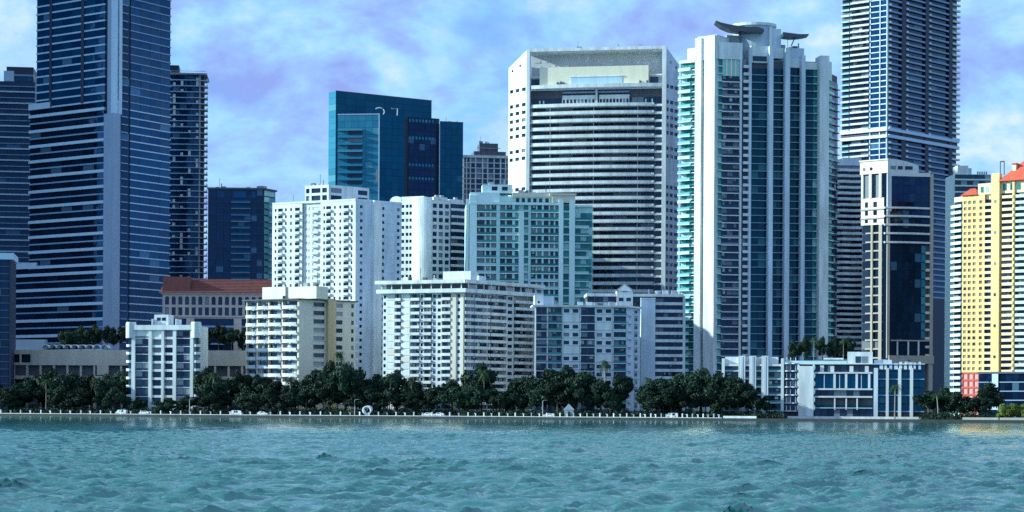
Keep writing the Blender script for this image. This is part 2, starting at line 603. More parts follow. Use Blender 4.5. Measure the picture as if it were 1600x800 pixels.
def water():
    r1 = np.concatenate([np.arange(64.0, 150.0, 0.26), np.arange(150.0, 300.0, 0.42)])
    r2 = [300.0]
    while r2[-1] < 845: r2.append(r2[-1] + 0.5 + (r2[-1] - 300) * 0.004)
    rr = np.concatenate([[20.0, 35.0, 50.0], r1, np.array(r2)])
    aa = np.linspace(-R(19.5), R(19.5), 860)
    RR, AA = np.meshgrid(rr, aa, indexing='ij')
    X = RR * np.sin(AA); Y = RR * np.cos(AA)
    Z = np.zeros_like(X); DX = np.zeros_like(X); DY = np.zeros_like(X)
    step = np.gradient(rr)[:, None]
    for lam in np.geomspace(0.65, 8.0, 84):
        k = 2 * math.pi / lam
        th = R(-68) + rng.normal(0, 0.34)
        amp = 0.0295 * lam ** 0.5 * np.exp(-(lam / 2.7) ** 2) * rng.uniform(0.6, 1.3)
        fade = np.clip((lam / step - 2.0) / 1.6, 0, 1)
        ph = k * (X * math.cos(th) + Y * math.sin(th)) + rng.uniform(0, 6.283)
        # groups of waves, so that crests are short and uneven
        env = 0.35 + 1.5 * np.sin(X * rng.uniform(-.35, .35) + Y * rng.uniform(-.16, .16) + rng.uniform(0, 6.28)) ** 4
        A = amp * fade * env
        Z += A * np.cos(ph)
        DX -= A * 0.55 * math.cos(th) * np.sin(ph); DY -= A * 0.55 * math.sin(th) * np.sin(ph)
    # patches of steeper chop between calmer water
    def wav(n_, lo_, hi_, kx):
        q = np.zeros_like(X)
        for _ in range(n_):
            l_ = rng.uniform(lo_, hi_); t_ = rng.uniform(0, 6.283)
            q += np.cos(2 * math.pi / l_ * (X * math.cos(t_) * kx + Y * math.sin(t_)) + rng.uniform(0, 6.283))
        return q / math.sqrt(n_ / 2)
    M = 0.85 + 0.25 * np.clip(wav(14, 3.0, 8.0, .35) - .1, 0, 1.8) + .15 * np.clip(wav(8, 25, 70, .5), 0, 2)
    Z *= M; DX *= M; DY *= M
    shore = np.clip((830 - RR) / 90, 0.6, 1)
    Z *= shore
    V = np.stack([X + DX, Y + DY, Z], -1).reshape(-1, 3)
    nr, na = X.shape
    idx = np.arange(nr * na).reshape(nr, na)
    Q = np.stack([idx[:-1, :-1], idx[:-1, 1:], idx[1:, 1:], idx[1:, :-1]], -1).reshape(-1, 4)[:, ::-1]
    nv = len(V)
    V = np.concatenate([V, np.array([(-9000, -6000, -0.55), (9000, -6000, -0.55), (9000, 3000, -0.55), (-9000, 3000, -0.55)])])
    Q = np.concatenate([Q, np.array([[nv, nv + 1, nv + 2, nv + 3]])])
    me = bpy.data.meshes.new('water')
    me.vertices.add(len(V)); me.vertices.foreach_set('co', V.ravel().astype(np.float32))
    me.loops.add(Q.size); me.loops.foreach_set('vertex_index', Q.ravel().astype(np.int32))
    me.polygons.add(len(Q)); me.polygons.foreach_set('loop_start', np.arange(0, Q.size, 4, dtype=np.int32))
    me.polygons.foreach_set('use_smooth', np.ones(len(Q), dtype=bool))
    me.update(calc_edges=True)
    me.materials.append(WATER)
    o = link('water', me)
    props(o, 'choppy teal bay water in front of the skyline', 'water', kind='structure')


water()

# ------------------------------------------------------------------ land and seawall
GRASS = paint('dark_lawn_and_soil', (0.045, 0.06, 0.035), stain=0.4, fine=0.4)
xa, xb = -700.0, 620.0
ya, yb = shore_at(xa), shore_at(xb)
ln = MB().prism([(xa, ya + 0.8), (xb, yb + 0.8), (9000, yb + 300), (9000, 9000), (-9000, 9000), (-9000, ya + 300)], -2.0, GZ)
props(link('ground', ln.mesh('ground', GRASS)), 'dark ground behind the seawall', 'ground', kind='structure')
wth = math.atan2(yb - ya, xb - xa)
wl = math.hypot(yb - ya, xb - xa)
sw = MB().box(0, wl, 0, 0.9, -2.5, GZ + 0.05)
props(link('seawall', sw.mesh('seawall', SEAW), (xa, ya, 0), wth), 'dark wet concrete seawall along the water', 'seawall', kind='structure')
pv = MB().box(0, wl, 0.95, 4.6, GZ - 0.3, GZ + 0.03)
props(link('promenade', pv.mesh('promenade', paint('promenade_paving', (0.30, 0.29, 0.28), stain=0.3, fine=0.15)), (xa, ya, 0), wth),
      'pale paved promenade along the seawall', 'path', kind='structure')


class ShoreLine:
    pass


def on_shore(px, back=0.0):
    """place behind the water's edge at photo column px"""
    k = unroll(px, 648)[0] / F
    # x = k*y and y = shore_at(x) + back
    y = (shoreY(0) - SX0 * SHK + back) / (1 - SHK * k)
    return k * y, y

# ================================================================== buildings, left to right
def tall_office_tower():
    Y = 950
    T = Thing('office_tower', 'tallest dark blue banded office tower at left, with steps and a grey corner column', 'skyscraper', gx(175, Y), Y)
    tiers = [(18, 412, 640), (45, 156, 412), (55, -260, 156)]
    first = True
    for (pl, yt, yb_) in tiers:
        fl, fr = two_face(T, 175, Y, pl, -34, 265, 56)
        z1 = zz(175, yt, Y); z0 = max(GZ, zz(175, yb_, Y))
        if pl == 18: z0 = GZ
        body2(T, fl, fr, z0, z1 - 0.02, NAVY, 0.7)
        c0 = fl.u(163); cr = fr.u(185); rec = fr.u(202)
        zs, fh = fl.floors(z0, z1, 3.95)
        upper = pl == 55
        n = max(2, int(round((fl.L) / 9)))
        if upper:
            cuts = [0.0, fl.u(76), fl.u(80), fl.u(125.5), fl.u(130), c0 - 0.3]
            segs = [(cuts[0], cuts[1], 2), (cuts[2], cuts[3], 3), (cuts[4], cuts[5], 2)]
            for a, b, k in segs: fl.panes(G_BLUE, a + .1, b - .1, zs, fh - 0.55, -0.15, k, 0.5)
            for i, z in enumerate(zs):
                fl.box('spandrel_band', BAND if i % 1 == 0 else BANDD, 0, c0 - 0.3, z - 0.25, z + 0.5, -0.6, 0.15 if i % 2 else 0.35)
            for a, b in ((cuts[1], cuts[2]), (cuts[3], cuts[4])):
                fl.box('notch_shade_strip', NAVY, a, b, z0, z1, -0.65, 0.42)  # navy strip standing proud, coloured as the shade of a notch
        else:
            fl.panes(G_NAVY, 0.1, c0 - 0.4, zs, fh - 0.85, -0.25, n, 0.8)
            for i, z in enumerate(zs):
                if i % 2 == 0: fl.box('spandrel_band', BAND, 0, c0 - 0.3, z - 0.65, z + 0.8, -0.6, 0.7)
                else: fl.box('spandrel_band', BANDD, 0, c0 - 0.3, z - 0.1, z + 0.62, -0.6, 0.1)
            # pale return bay next to the column
            fl.panes(G_BLUE, c0 - 5.2, c0 - 0.5, zs, fh - 0.9, 0.2, 1, 0.85, name='bay_window')
        # right side
        fr.panes(G_BLUE if upper or pl == 45 else G_NAVY, rec + 0.2, fr.L - 0.1, zs, fh - 0.7, -0.2, 4, 0.65)
        fr.bands('spandrel_band', BAND if not upper else BANDD, rec, fr.L, zs, 0.55, -0.6, 0.3)
        # narrow balcony recess
        fr.panes(G_NAVY, cr + 0.1, rec - 0.1, zs, fh - 0.4, -0.5, 1, 0.4)
        fr.bands('recess_slab', BANDD, cr + 1.0, rec - 2.0, zs, 0.5, -0.6, 0.5)
        # corner column
        zsplit = zz(175, 177, Y)
        if pl != 55:
            top = min(z1, zsplit) if pl == 45 else z1
            fl.box('corner_column', GRANITE, c0, fl.L + 0.3, z0 + .01, top, -0.6, 0.9)
            fr.box('corner_column', GRANITE, -0.85, cr, z0 + .02, top - .01, -0.6, 0.88)
        else:
            pass
        if pl in (45, 55):
            a = max(z0, zsplit)
            if pl == 45:
                zq, fq = fl.floors(a, z1, 3.95)
            else:
                zq, fq = zs, fh
            fr.box('corner_pilaster', BAND, -0.85, 3.2, a + .02, z1, -0.6, 0.95)
            fr.box('corner_pilaster', BAND, cr - 2.2, cr + 0.9, a + .02, z1, -0.6, 0.95)
            fl.box('corner_column', GRANITE, c0 + 2, fl.L - .05, a + .03, z1 - .01, -0.6, 0.6)
            fr.panes(G_NAVY, 3.3, cr - 2.3, zq, fq - 0.7, 0.1, 1, 0.5, name='corner_window')
            fr.bands('corner_beam', BAND, 3.2, cr - 2.2, zq, 0.8, -0.6, 0.5, -0.35)
        # terrace edge on top of a lower tier
        if pl != 55:
            fl.box('terrace_parapet', BAND, 0, fl.L * 0.26, z1 - 0.4, z1 + 2.6, -6, 0.9)
    T.done(300)


def far_left_tower():
    T = Thing('glass_tower', 'dark banded tower cut by the left edge, behind the tallest office tower', 'skyscraper', gx(0, 1080), 1080)
    f = one_face(T, -60, 1060, 53, 8)
    z1 = f.z(126); zt = f.z(103)
    body1(T, f, 40, GZ, z1, NAVY, 1.4)
    zs, fh = f.floors(GZ, z1, 3.15)
    f.panes(G_NAVY, 0.1, f.L, zs, fh - .5, -1.2, 5, 0.4)
    for i, z in enumerate(zs):
        f.box('balcony_slab', BAND if i % 2 == 0 else BANDD, 0, f.L, z, z + (0.75 if i % 2 == 0 else 0.45), -1.3, 0.7 if i % 2 == 0 else 0.3)
    f.box('penthouse', NAVY, f.u(8), f.u(50), z1, zt, -20, -1.3)
    f.box('penthouse_frame', BAND, f.u(4), f.u(20), z1, f.z(110), -12, -0.5)
    f.box('penthouse_frame', BANDD, f.u(20), f.u(50), f.z(118), f.z(115), -12, -0.2)
    f.panes(G_BLUE, f.u(22), f.u(48), [z1 + 0.4], 3.2, -1.1, 3)
    T.done()


def left_edge_block():
    T = Thing('apartment_block', 'narrow dark block with pale roof cap at the left edge, near the shore', 'building', gx(0, 830), 830)
    f = one_face(T, -60, 828, 18, 10)
    z1 = f.z(405)
    body1(T, f, 25, GZ, z1, NAVY, 0.5)
    zs, fh = f.floors(GZ, z1, 3.2)
    f.panes(G_NAVY, 0.1, f.L - 1.2, zs, fh - .5, -0.15, 6, 0.35)
    f.bands('floor_band', CONCD, 0, f.L - 0.9, zs, 0.4, -0.5, 0.12)
    f.box('corner_pier', NAVY, f.L - 0.9, f.L, GZ, z1, -0.6, 0.3)
    f.box('roof_cap', BAND, 0, f.L + 0.9, z1, f.z(395), -24, 1.0)
    T.done()


def balcony_tower_behind():
    T = Thing('condominium_tower', 'grey concrete tower with open balconies right behind the tallest office tower', 'skyscraper', gx(290, 1060), 1060)
    f = one_face(T, 240, 1055, 313, 6)
    z1 = f.z(116)
    body1(T, f, 26, GZ, z1, NAVY, 2.2)
    zs, fh = f.floors(GZ, z1, 3.2)
    f.panes(G_BLUE, 6, f.L - 0.5, zs, fh - .35, -2.0, 5, 0.3)
    f.bands('floor_slab', BAND, 4, f.L + .3, zs, 0.38, -2.2, 0.2)
    for i, px in enumerate((272, 284, 296, 308)):
        u = f.u(px)
        for z in zs:
            if random.random() < 0.35: f.box('balcony_screen', WHITE2 if random.random() < .6 else BAND, u - 1.1, u + 0.2, z + .38, z + .38 + random.choice((1.1, 1.6, 2.6)), -1.9, -0.1)
    for px in (309.5,):
        f.box('column', CONC, f.u(px), f.u(px) + 0.8, GZ, z1, -1.4, -0.3)
    # side stack of balconies that stands out against the sky
    f.box('side_wall', NAVY, f.L - 0.4, f.L + 1.4, GZ, z1 - 1, -9, -2.5)
    for z in zs:
        f.box('side_balcony', WHITE2, f.L + .35, f.u(322.5), z, z + 0.32, -8.5, -0.4)
        f.box('side_railing', WHITE2, f.u(321), f.u(322.3), z + .32, z + 1.3, -8.3, -0.6)
    f.box('roof_deck', CONC, 3.5, f.L + 3.0, z1, z1 + 0.8, -25, 0.8)
    f.box('roof_plant_room', NAVY, f.u(262), f.u(277), z1 + .8, f.z(100), -15, -4)
    f.box('roof_railing', CONC, 4, f.L + 2.6, z1 + 1.8, z1 + 2.0, -0.2, 0.1)
    T.done()


def dark_mid_tower():
    T = Thing('apartment_tower', 'short navy tower with a central balcony stack, beside the tallest office tower', 'skyscraper', gx(370, 1000), 1000)
    fl, fr = two_face(T, 411, 995, 324, 3, 431, 62)
    z1 = fl.z(296)
    body2(T, fl, fr, GZ, z1, NAVY, 0.6)
    zs, fh = fl.floors(GZ, z1, 3.3)
    a, b = fl.u(361), fl.u(391)
    fl.panes(G_NAVY, 0.6, a - .3, zs, fh - .3, -0.2, 3, 0.25)
    fl.panes(G_NAVY, b + .3, fl.L - .6, zs, fh - .3, -0.2, 2, 0.25)
    fl.panes(G_NAVY, a, b, zs, fh - .6, -0.4, 3, 0.35)
    fl.balconies(BANDD, a, b, zs[:-1], 1.5, 0.0, 0.25, 0.9, rmat=G_TEAL)
    fl.bands('floor_band', NAVY, 0, a - .1, zs, 0.3, -0.5, 0.05)
    fl.bands('floor_band', NAVY, b + .1, fl.L, zs, 0.3, -0.5, 0.05)
    fr.panes(G_GREEN, 1, fr.L - 1, zs, fh - .6, -0.3, 2, 0.4)
    fr.balconies(BANDD, fr.L * .35, fr.L * .95, zs[:-1], 1.3, 0, 0.25, 0.9)
    # lighter blue crown windows
    for p0, p1 in ((339, 350), (364, 384), (393, 398)):
        fl.box('crown_window', G_BLUE, fl.u(p0), fl.u(p1), fl.z(309), fl.z(299), -0.1, 0.15)
    fl.box('roof_edge', CONCD, -0.3, fl.L + .2, z1, z1 + 0.9, -20, 0.7)
    fr.box('roof_edge', CONCD, 0.3, fr.L, z1 + .01, z1 + 0.88, -6, 0.6)
    fr.box('roof_plant_room', CONC, fr.L * .2, fr.L * .5, z1 + .9, z1 + 2.4, -6, -2)
    clutter(fl, 3, fl.L - 3, z1 + .9, -12, -2, 5, 21)
    T.done()


def red_roof_building():
    T = Thing('arcaded_office', 'pinkish low-rise with red-brown tiled roof and two rows of arched windows', 'building', gx(300, 885), 885)
    f = one_face(T, 254, 885, 425, 2)
    zr0 = f.z(458); zr1 = f.z(435)
    body1(T, f, 30, GZ, zr0, PINKBE, 0.8)
    # roof: hipped mansard
    A = [f.pt(-1.5, 1.5), f.pt(f.L, 1.5), f.pt(f.L, -31), f.pt(-1.5, -31)]
    B = [f.pt(1.0, -6.5), f.pt(f.L, -6.5), f.pt(f.L, -24), f.pt(1.0, -24)]
    mb = MB()
    mb.add([(p.x, p.y, zr0) for p in A] + [(p.x, p.y, zr1) for p in B], [(0, 1, 5, 4), (1, 2, 6, 5), (2, 3, 7, 6), (3, 0, 4, 7), (4, 5, 6, 7), (3, 2, 1, 0)])
    rf = T.mesh('roof', mb, TILE)
    # tile courses
    for k in range(9):
        q = (k + .5) / 9
        z = zr0 + (zr1 - zr0) * q
        d = 1.5 - 8.0 * q
        p = f.pt(f.L / 2, d)
        me, c = cbox('tile_course', -f.L / 2, f.L / 2, -0.25, 0.25, -0.12, 0.12, TILE)
        T.put('tile_course', me, (p.x, p.y, z), f.th, 1, rf)
    # bright lit left gable block
    f.box('gable_block', TILE, f.u(255), f.u(297), zr0 + .4, zr1 + .6, -6, 0.6)
    # arcade of openings, arched
    zA, hA = f.z(476.5), f.z(463.5) - f.z(476.5)
    zB, hB = f.z(493), f.z(480.5) - f.z(493)
    zlow = f.z(498)
    cols = []
    px = 258.0
    us = []
    while px < 420:
        us.append(f.u(px)); px += 10.4
    wd = (us[1] - us[0]) * 0.62
    cols = [(u, wd) for u in us if u + wd < f.L]
    f.punched(PINKBE, G_DARK, 0, f.L, zlow, zr0, cols, [(zB, hB), (zA, hA)], depth=0.7, d=0.3)
    for u, wd_ in cols:      # arch heads fill the upper corners
        def arch():
            m = MB(); n = 6
            for sgn in (-1, 1):
                pr = [(sgn * wd / 2, 0)] + [(sgn * wd / 2 * math.cos(t * math.pi / 2 / n), -wd / 2 * .9 + wd / 2 * .9 * math.sin(t * math.pi / 2 / n)) for t in range(n + 1)]
                if sgn > 0: pr = pr[::-1]
                m.prism_xz(pr, -0.3, 0.1)
            return m
        f.local('arch_head', arch, PINKBE, u + wd / 2, 0.02, zA + hA, .1, key=round(wd, 2))
    f.box('cornice', PINKBE, -.8, f.L, zr0 - .5, zr0 + .02, -.6, 1.0)
    f.box('cornice', PINKBE, -.3, f.L, zB - .7, zB - .2, -.3, .75)
    # glazed lower storeys
    zs, fh = f.floors(GZ, zlow, 3.9)
    f.panes(G_NAVY, 0, f.L, zs, fh - .9, -0.3, 8, .9)
    f.bands('floor_band', BANDD, -.3, f.L, zs, .8, -.7, 0.5)
    for px in (292, 366): f.box('pier', PINKBE, f.u(px), f.u(px + 12), GZ, zlow, -.6, 1.4)
    T.done()


def parking_podium():
    T = Thing('parking_garage', 'long low beige garage with open decks behind the shore trees', 'garage', gx(200, 845), 845)
    f = one_face(T, -10, 850, 395, -3)
    zt = f.z(547)
    body1(T, f, 30, GZ, zt - .5, CONCD, 3.0)
    z2 = f.z(571); zb = f.z(584); z3 = f.z(590); z4 = f.z(603); z5 = f.z(609)
    u1 = f.u(50)
    f.box('wall_panel', BEIGE, u1, f.L, z2, zt, -0.6, 0)
    # left bay with openings
    f.box('wall_panel', BEIGE, 0, u1 - .05, f.z(554), zt, -.6, -.1)
    f.box('wall_panel', BEIGE, 0, u1 - .05, z2, f.z(567), -.6, -.1)
    for px in (31, 48): f.box('column', BEIGE, f.u(px), f.u(px + 2.5), z2, zt, -.8, -.15)
    f.panes(G_DARK, 0, u1, [f.z(567)], 3.4, -2.6, 4)
    f.bands('deck_edge', BEIGE, 0, f.L, [z3 - .8, z5 - 1.0], 1.5, -2.8, -.05)
    px = 20
    while px < 390:
        f.box('column', BEIGE, f.u(px), f.u(px + 3), GZ, z2, -1.2, -.3)
        px += 21
    f.box('wall_panel', BEIGE, f.u(152), f.u(170), f.z(586), z2, -.6, -.04)
    f.panes(G_DARK, 0, f.L, [GZ + .3, GZ + 4, GZ + 8, GZ + 12], 3.2, -2.7, 24)
    f.box('roof_terrace', CONC, 0, f.L, zt - .5, zt - .1, -29, -0.6)
    # scalloped white canopies on the roof
    u = f.u(62)
    k = 0
    step = (f.u(166) - f.u(62)) / 9
    for i in range(9):
        def shell():
            m = MB(); n = 8
            pts = [(step / 2 * 0.98 * -math.cos(math.pi * t / n), 1.5 * math.sin(math.pi * t / n) ** .8) for t in range(n + 1)]
            pr = pts + [(x * .9, z - .2) for x, z in pts[::-1]]
            return m.prism_xz(pr, -3, 3)
        f.local('canopy_shell', shell, WHITE, u + step * (i + .5), -6, zt + 1.0, 1, key=round(step, 2))
        f.box('canopy_post', WHITE, u + step * i - .1, u + step * i + .1, zt - .1, zt + 1.2, -6.1, -5.9)
    f.box('roof_wall', BANDD, f.u(14), f.u(62), zt, f.z(530), -12, -8)
    T.done()


def small_white_block():
    T = Thing('white_apartment_block', 'small white waterfront block with tall white pillars and dark glass bays', 'building', gx(255, 806), 806)
    f = one_face(T, 204, 809, 306, -10)
    zt = f.z(508); zb = GZ
    body1(T, f, 16, GZ, zt - .3, WHITE, 1.6)
    z0 = f.z(630)
    rows = [f.z(480 + v / 4.443) for v in (620, 555, 497, 440, 383, 325, 272, 215)]
    fh = rows[1] - rows[0]
    rows = [rows[0] - fh] + rows
    for a, b in ((206.5, 212), (233, 238), (253, 257), (271, 276), (298, 303)):
        f.box('pillar', WHITE, f.u(a), f.u(b), GZ, zt, -1.6, 0.5)
    bays = [(212, 233), (238, 253), (257, 271), (276, 298)]
    for i, (a, b) in enumerate(bays):
        glassy = i in (0, 3)
        f.panes(G_HOME if glassy else G_DARK, f.u(a), f.u(b), rows[:-1], fh - .35, -1.3 if not glassy else -.5, 2 if glassy else 1, 0.3)
        for z in rows:
            f.box('floor_slab', WHITE, f.u(a) + .02, f.u(b) - .02, z - (.45 if not glassy else .2), z + (.55 if not glassy else .12), -1.5, .2 if not glassy else -.2)
            if glassy: f.box('railing', G_DARK, f.u(a) + .1, f.u(b) - .1, z + .12, z + .95, -.22, -.15)
    f.panes(G_DARK, f.u(257), f.u(298), [rows[-1] + .5], 2.6, -1.2, 3)
    f.box('top_wall', WHITE, f.u(206), f.u(257), rows[-1] + .3, zt - .1, -1.5, -.2)
    f.box('roof_beam', WHITE, f.u(203), f.u(306), f.z(515.5), zt, -8, .9)
    for px in (238, 275): f.box('roof_fin', WHITE, f.u(px), f.u(px + 1.4), zt, zt + 2.6, -6, .7)
    ph = f.box('penthouse', WHITE, f.u(240.5), f.u(262.5), zt, f.z(491.5), -7, -.6)
    for a, b in ((244.5, 250.5), (252.5, 258.5)): f.box('window', G_DARK, f.u(a), f.u(b), f.z(501), f.z(496), -.62, -.55, parent=ph)
    # rounded corner masses and rows of scalloped side balconies
    def lobe(r, h, n=12):
        def g():
            m = MB(); return m.prism([(r * math.cos(2 * math.pi * t / n), r * math.sin(2 * math.pi * t / n)) for t in range(n)], 0, h)
        return g
    for u, sgn in ((f.u(204.5), -1), (f.u(305.5), 1)):
        f.local('corner_turret', lobe(2.2, 6.2), WHITE, u + sgn * .1, -.8, f.z(528), 1, key='lobe1')
        f.local('turret_cap', lobe(2.0, .5), WHITE, u + sgn * .1, -.8, f.z(528) + 6.2, 1, key='lobe1c')
        for z in rows[:-1]:
            f.local('side_balcony', lobe(1.9, .3), WHITE, u + sgn * .35, -1.4, z - .2, 1, key='lobe2')
            f.local('side_railing', lobe(1.92, .75), WHITE, u + sgn * .4, -1.4, z + .12, 1, key='lobe3')
            f.box('side_window', G_DARK, u + (0 if sgn > 0 else -1.3), u + (1.3 if sgn > 0 else 0), z + .9, z + fh - .3, -3, -.9)
    T.done()


def cream_block():
    T = Thing('cream_apartment_block', 'cream waterfront block with white wavy balconies and an ochre vertical strip', 'building', gx(468, 797), 797)
    fl, fr = two_face(T, 468, 797, 386, -32, 555, 40)
    zt = zz(468, 468, 797)
    body2(T, fl, fr, GZ, zt, CREAM, 1.0)
    fh = 13.3 / F * 797
    zs = [zt - fh * (i + 1) for i in range(12)]
    zs = [z for z in zs if z > GZ + 1]
    # left facade
    for i, (a, b) in enumerate(((386.5, 402), (403.5, 420), (421, 441), (443.5, 465.5))):
        ua, ub = fl.u(a), fl.u(b)
        if i in (0, 2, 3, 1):
            fl.panes(G_HOME, ua + .2, ub - .2, zs, fh - .8, -.9, 2, .3)
            W = ub - ua
            def bal():
                m = MB(); n = 8
                pr = [(-W / 2, 0)] + [(-W / 2 + W * t / n, -1.3 - .55 * math.sin(math.pi * t / n)) for t in range(n + 1)] + [(W / 2, 0)]
                m.prism(pr, -.2, 0)
                inn = [(x * .93, y + .14) for x, y in pr[1:-1]]
                m.prism(pr[1:-1] + inn[::-1], 0.0, 1.15)
                return m
            for z in zs: fl.local('balcony', bal, WHITE, (ua + ub) / 2, -.3, z, 4, key=round(W, 2))
        fl.box('party_wall', CREAM, ub - .05, ub + .5, GZ, zt - .02, -1, .2)
    fl.box('party_wall', CREAM, -.1, .3, GZ, zt - .02, -1, .2)
    # right facade
    win = [(fr.u(490), fr.u(507.5) - fr.u(490)), (fr.u(525.5), fr.u(535.5) - fr.u(525.5)), (fr.u(549), fr.u(553) - fr.u(549))]
    fr.punched(CREAM, G_HOME, -.2, fr.L, GZ, zt - .05, win, [(z + .9, fh - 1.75) for z in zs], .45, 0.0)
    fr.box('ochre_strip', OCHRE, fr.u(509.5), fr.u(517), GZ, zt + .9, -.3, 1.8)
    fr.box('ochre_strip', paint('light_ochre_paint', (0.62, 0.49, 0.28)), fr.u(517.2), fr.u(523), GZ, zt + .6, -.3, 1.2)
    for z in zs:
        fr.box('window_sill', WHITE2, win[0][0] - .2, win[0][0] + win[0][1] + .2, z + .72, z + .88, -.1, .3)
        fr.box('end_balcony', WHITE2, fr.L - .5, fr.L + 1.7, z, z + 1.0, -2.4, -.1)
    # roof
    fl.box('roof_overhang', CONCD, -1.4, fl.L + .7, zt, zt + .45, -4, 1.7)
    fr.box('roof_overhang', CONCD, -.9, fr.L + 1, zt + .01, zt + .44, -5, 1.2)
    fl.box('penthouse', CREAM, fl.u(404), fl.u(440), zt + .45, zz(430, 449, 810), -9, -2.5)
    fl.box('penthouse', CREAM, fl.u(436), fl.u(487), zt + .45, zz(430, 447.5, 800), -11, -3.2)
    fl.box('penthouse_opening', G_DARK, fl.u(436), fl.u(440), zt + .6, zt + 1.9, -2.52, -2.4)
    clutter(fl, fl.u(440), fl.u(485), zz(430, 447.5, 800), -10, -4, 4, 5)
    for i_, (a, b) in enumerate(((386.5, 402), (403.5, 420), (421, 441), (443.5, 465.5))): blinds(fl, fl.u(a) + .2, fl.u(b) - .2, zs, fh, -.88, .3, 2, i_)
    T.done()


def white_slab_tower():
    T = Thing('white_slab_tower', 'tall bright white slab tower with small windows and a dark-windowed rooftop box', 'apartment tower', gx(555, 840), 840)
    fl, fr = two_face(T, 555, 840, 425, -27, 627, 38)
    zt = zz(555, 313, 840)
    body2(T, fl, fr, GZ, zt - .02, LILAC, 1.2)
    fh = 11.0 / F * 840
    n = int((zt - GZ - 2) / fh)
    zs = [zt - 1.2 - fh * (i + 1) for i in range(n)]
    def c(px, w): return (fl.u(px) - w / 2, w)
    a, b = fl.u(471.5), fl.u(500.5)
    rows = [(z + 1.0, 1.35) for z in zs]
    # outer piece left, recessed middle, outer piece right
    fl.punched(WHITE, G_DARK, 0, a, GZ, zt, [c(430, 1.0), c(446, 1.0), c(454, 1.0)] + [(fl.u(437.5) - 1.3, 2.6), (fl.u(464) - 1.3, 2.6)], rows, .5, 0)
    fl.punched(WHITE2, G_DARK, a + .05, b - .05, GZ, zt - .1, [c(474.5, 0.9), c(481, .9), (fl.u(485) + .3, fl.u(496) - fl.u(485))], rows, .5, -1.0, back=.3)
    fl.punched(WHITE, G_DARK, b, fl.L, GZ, zt, [c(506, .9), (fl.u(512.5) - 1.2, 2.6), c(522.5, 1.0), c(531, 1.0), (fl.u(540.5) - 1.4, 2.8), c(549, 1.0)], rows, .5, 0)
    for px, w in ((437.5, 2.8), (464, 2.8), (513, 2.8), (540.5, 3.0)):
        fl.balconies(WHITE2, fl.u(px) - w / 2, fl.u(px) + w / 2, zs, .9, 0, .2, .8)
    fl.balconies(WHITE2, fl.u(485.5), fl.u(496.5), zs, 1.3, -1.0, .25, .8)
    # right facade
    rw = [(fr.u(564) - .7, 1.4), (fr.u(598) - .7, 1.4), (fr.u(622) - .7, 1.4)]
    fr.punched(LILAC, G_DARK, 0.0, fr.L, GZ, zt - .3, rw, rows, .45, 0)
    fr.box('pilaster', WHITE, fr.u(580.5), fr.u(593), GZ, zt + .5, -.3, 1.8)
    for px in (604, 612):
        for z in zs: fr.box('louvre', LILAC, fr.u(px) - .45, fr.u(px) + .45, z + 1.1, z + 1.9, -.05, .12)
    fl.box('parapet', WHITE, 0, fl.L, zt, zt + .8, -.5, .12)
    fr.box('parapet', LILAC, .2, fr.L, zt - .3, zt + .75, -.5, .1)
    # rooftop box with rows of voids
    C2 = zz(512, 288, 850)
    pl_ = Face(T, fl.pt(fl.u(468), -4), fl.th, 0); pl_.L = pl_.u(513)
    pr_ = Face(T, pl_.pt(pl_.L), fr.th, 0); pr_.L = pr_.u(576)
    body2(T, pl_, pr_, zt - .5, C2 - .1, WHITE, .6, 'rooftop_box')
    H = C2 - zt
    rw2 = [(zt + H * .1, H * .34), (zt + H * .58, H * .26)]
    pl_.punched(WHITE, G_DARK, 0, pl_.L, zt - .5, C2, [(pl_.L * .04, pl_.L * .15), (pl_.L * .27, pl_.L * .38), (pl_.L * .72, pl_.L * .2)], rw2, .5, 0)
    pr_.punched(WHITE, G_DARK, 0, pr_.L, zt - .5, C2, [(pr_.L * .05, pr_.L * .27), (pr_.L * .72, pr_.L * .24)], rw2, .5, 0)
    clutter(fl, 2, fl.L * .3, zt, -8, -2, 4, 8); clutter(pl_, 1, pl_.L - 2, C2 - .1, -6, -1, 4, 9)
    blinds(fl, fl.u(485.5), fl.u(496), zs, fh, -1.45, .4, 1)
    T.done()


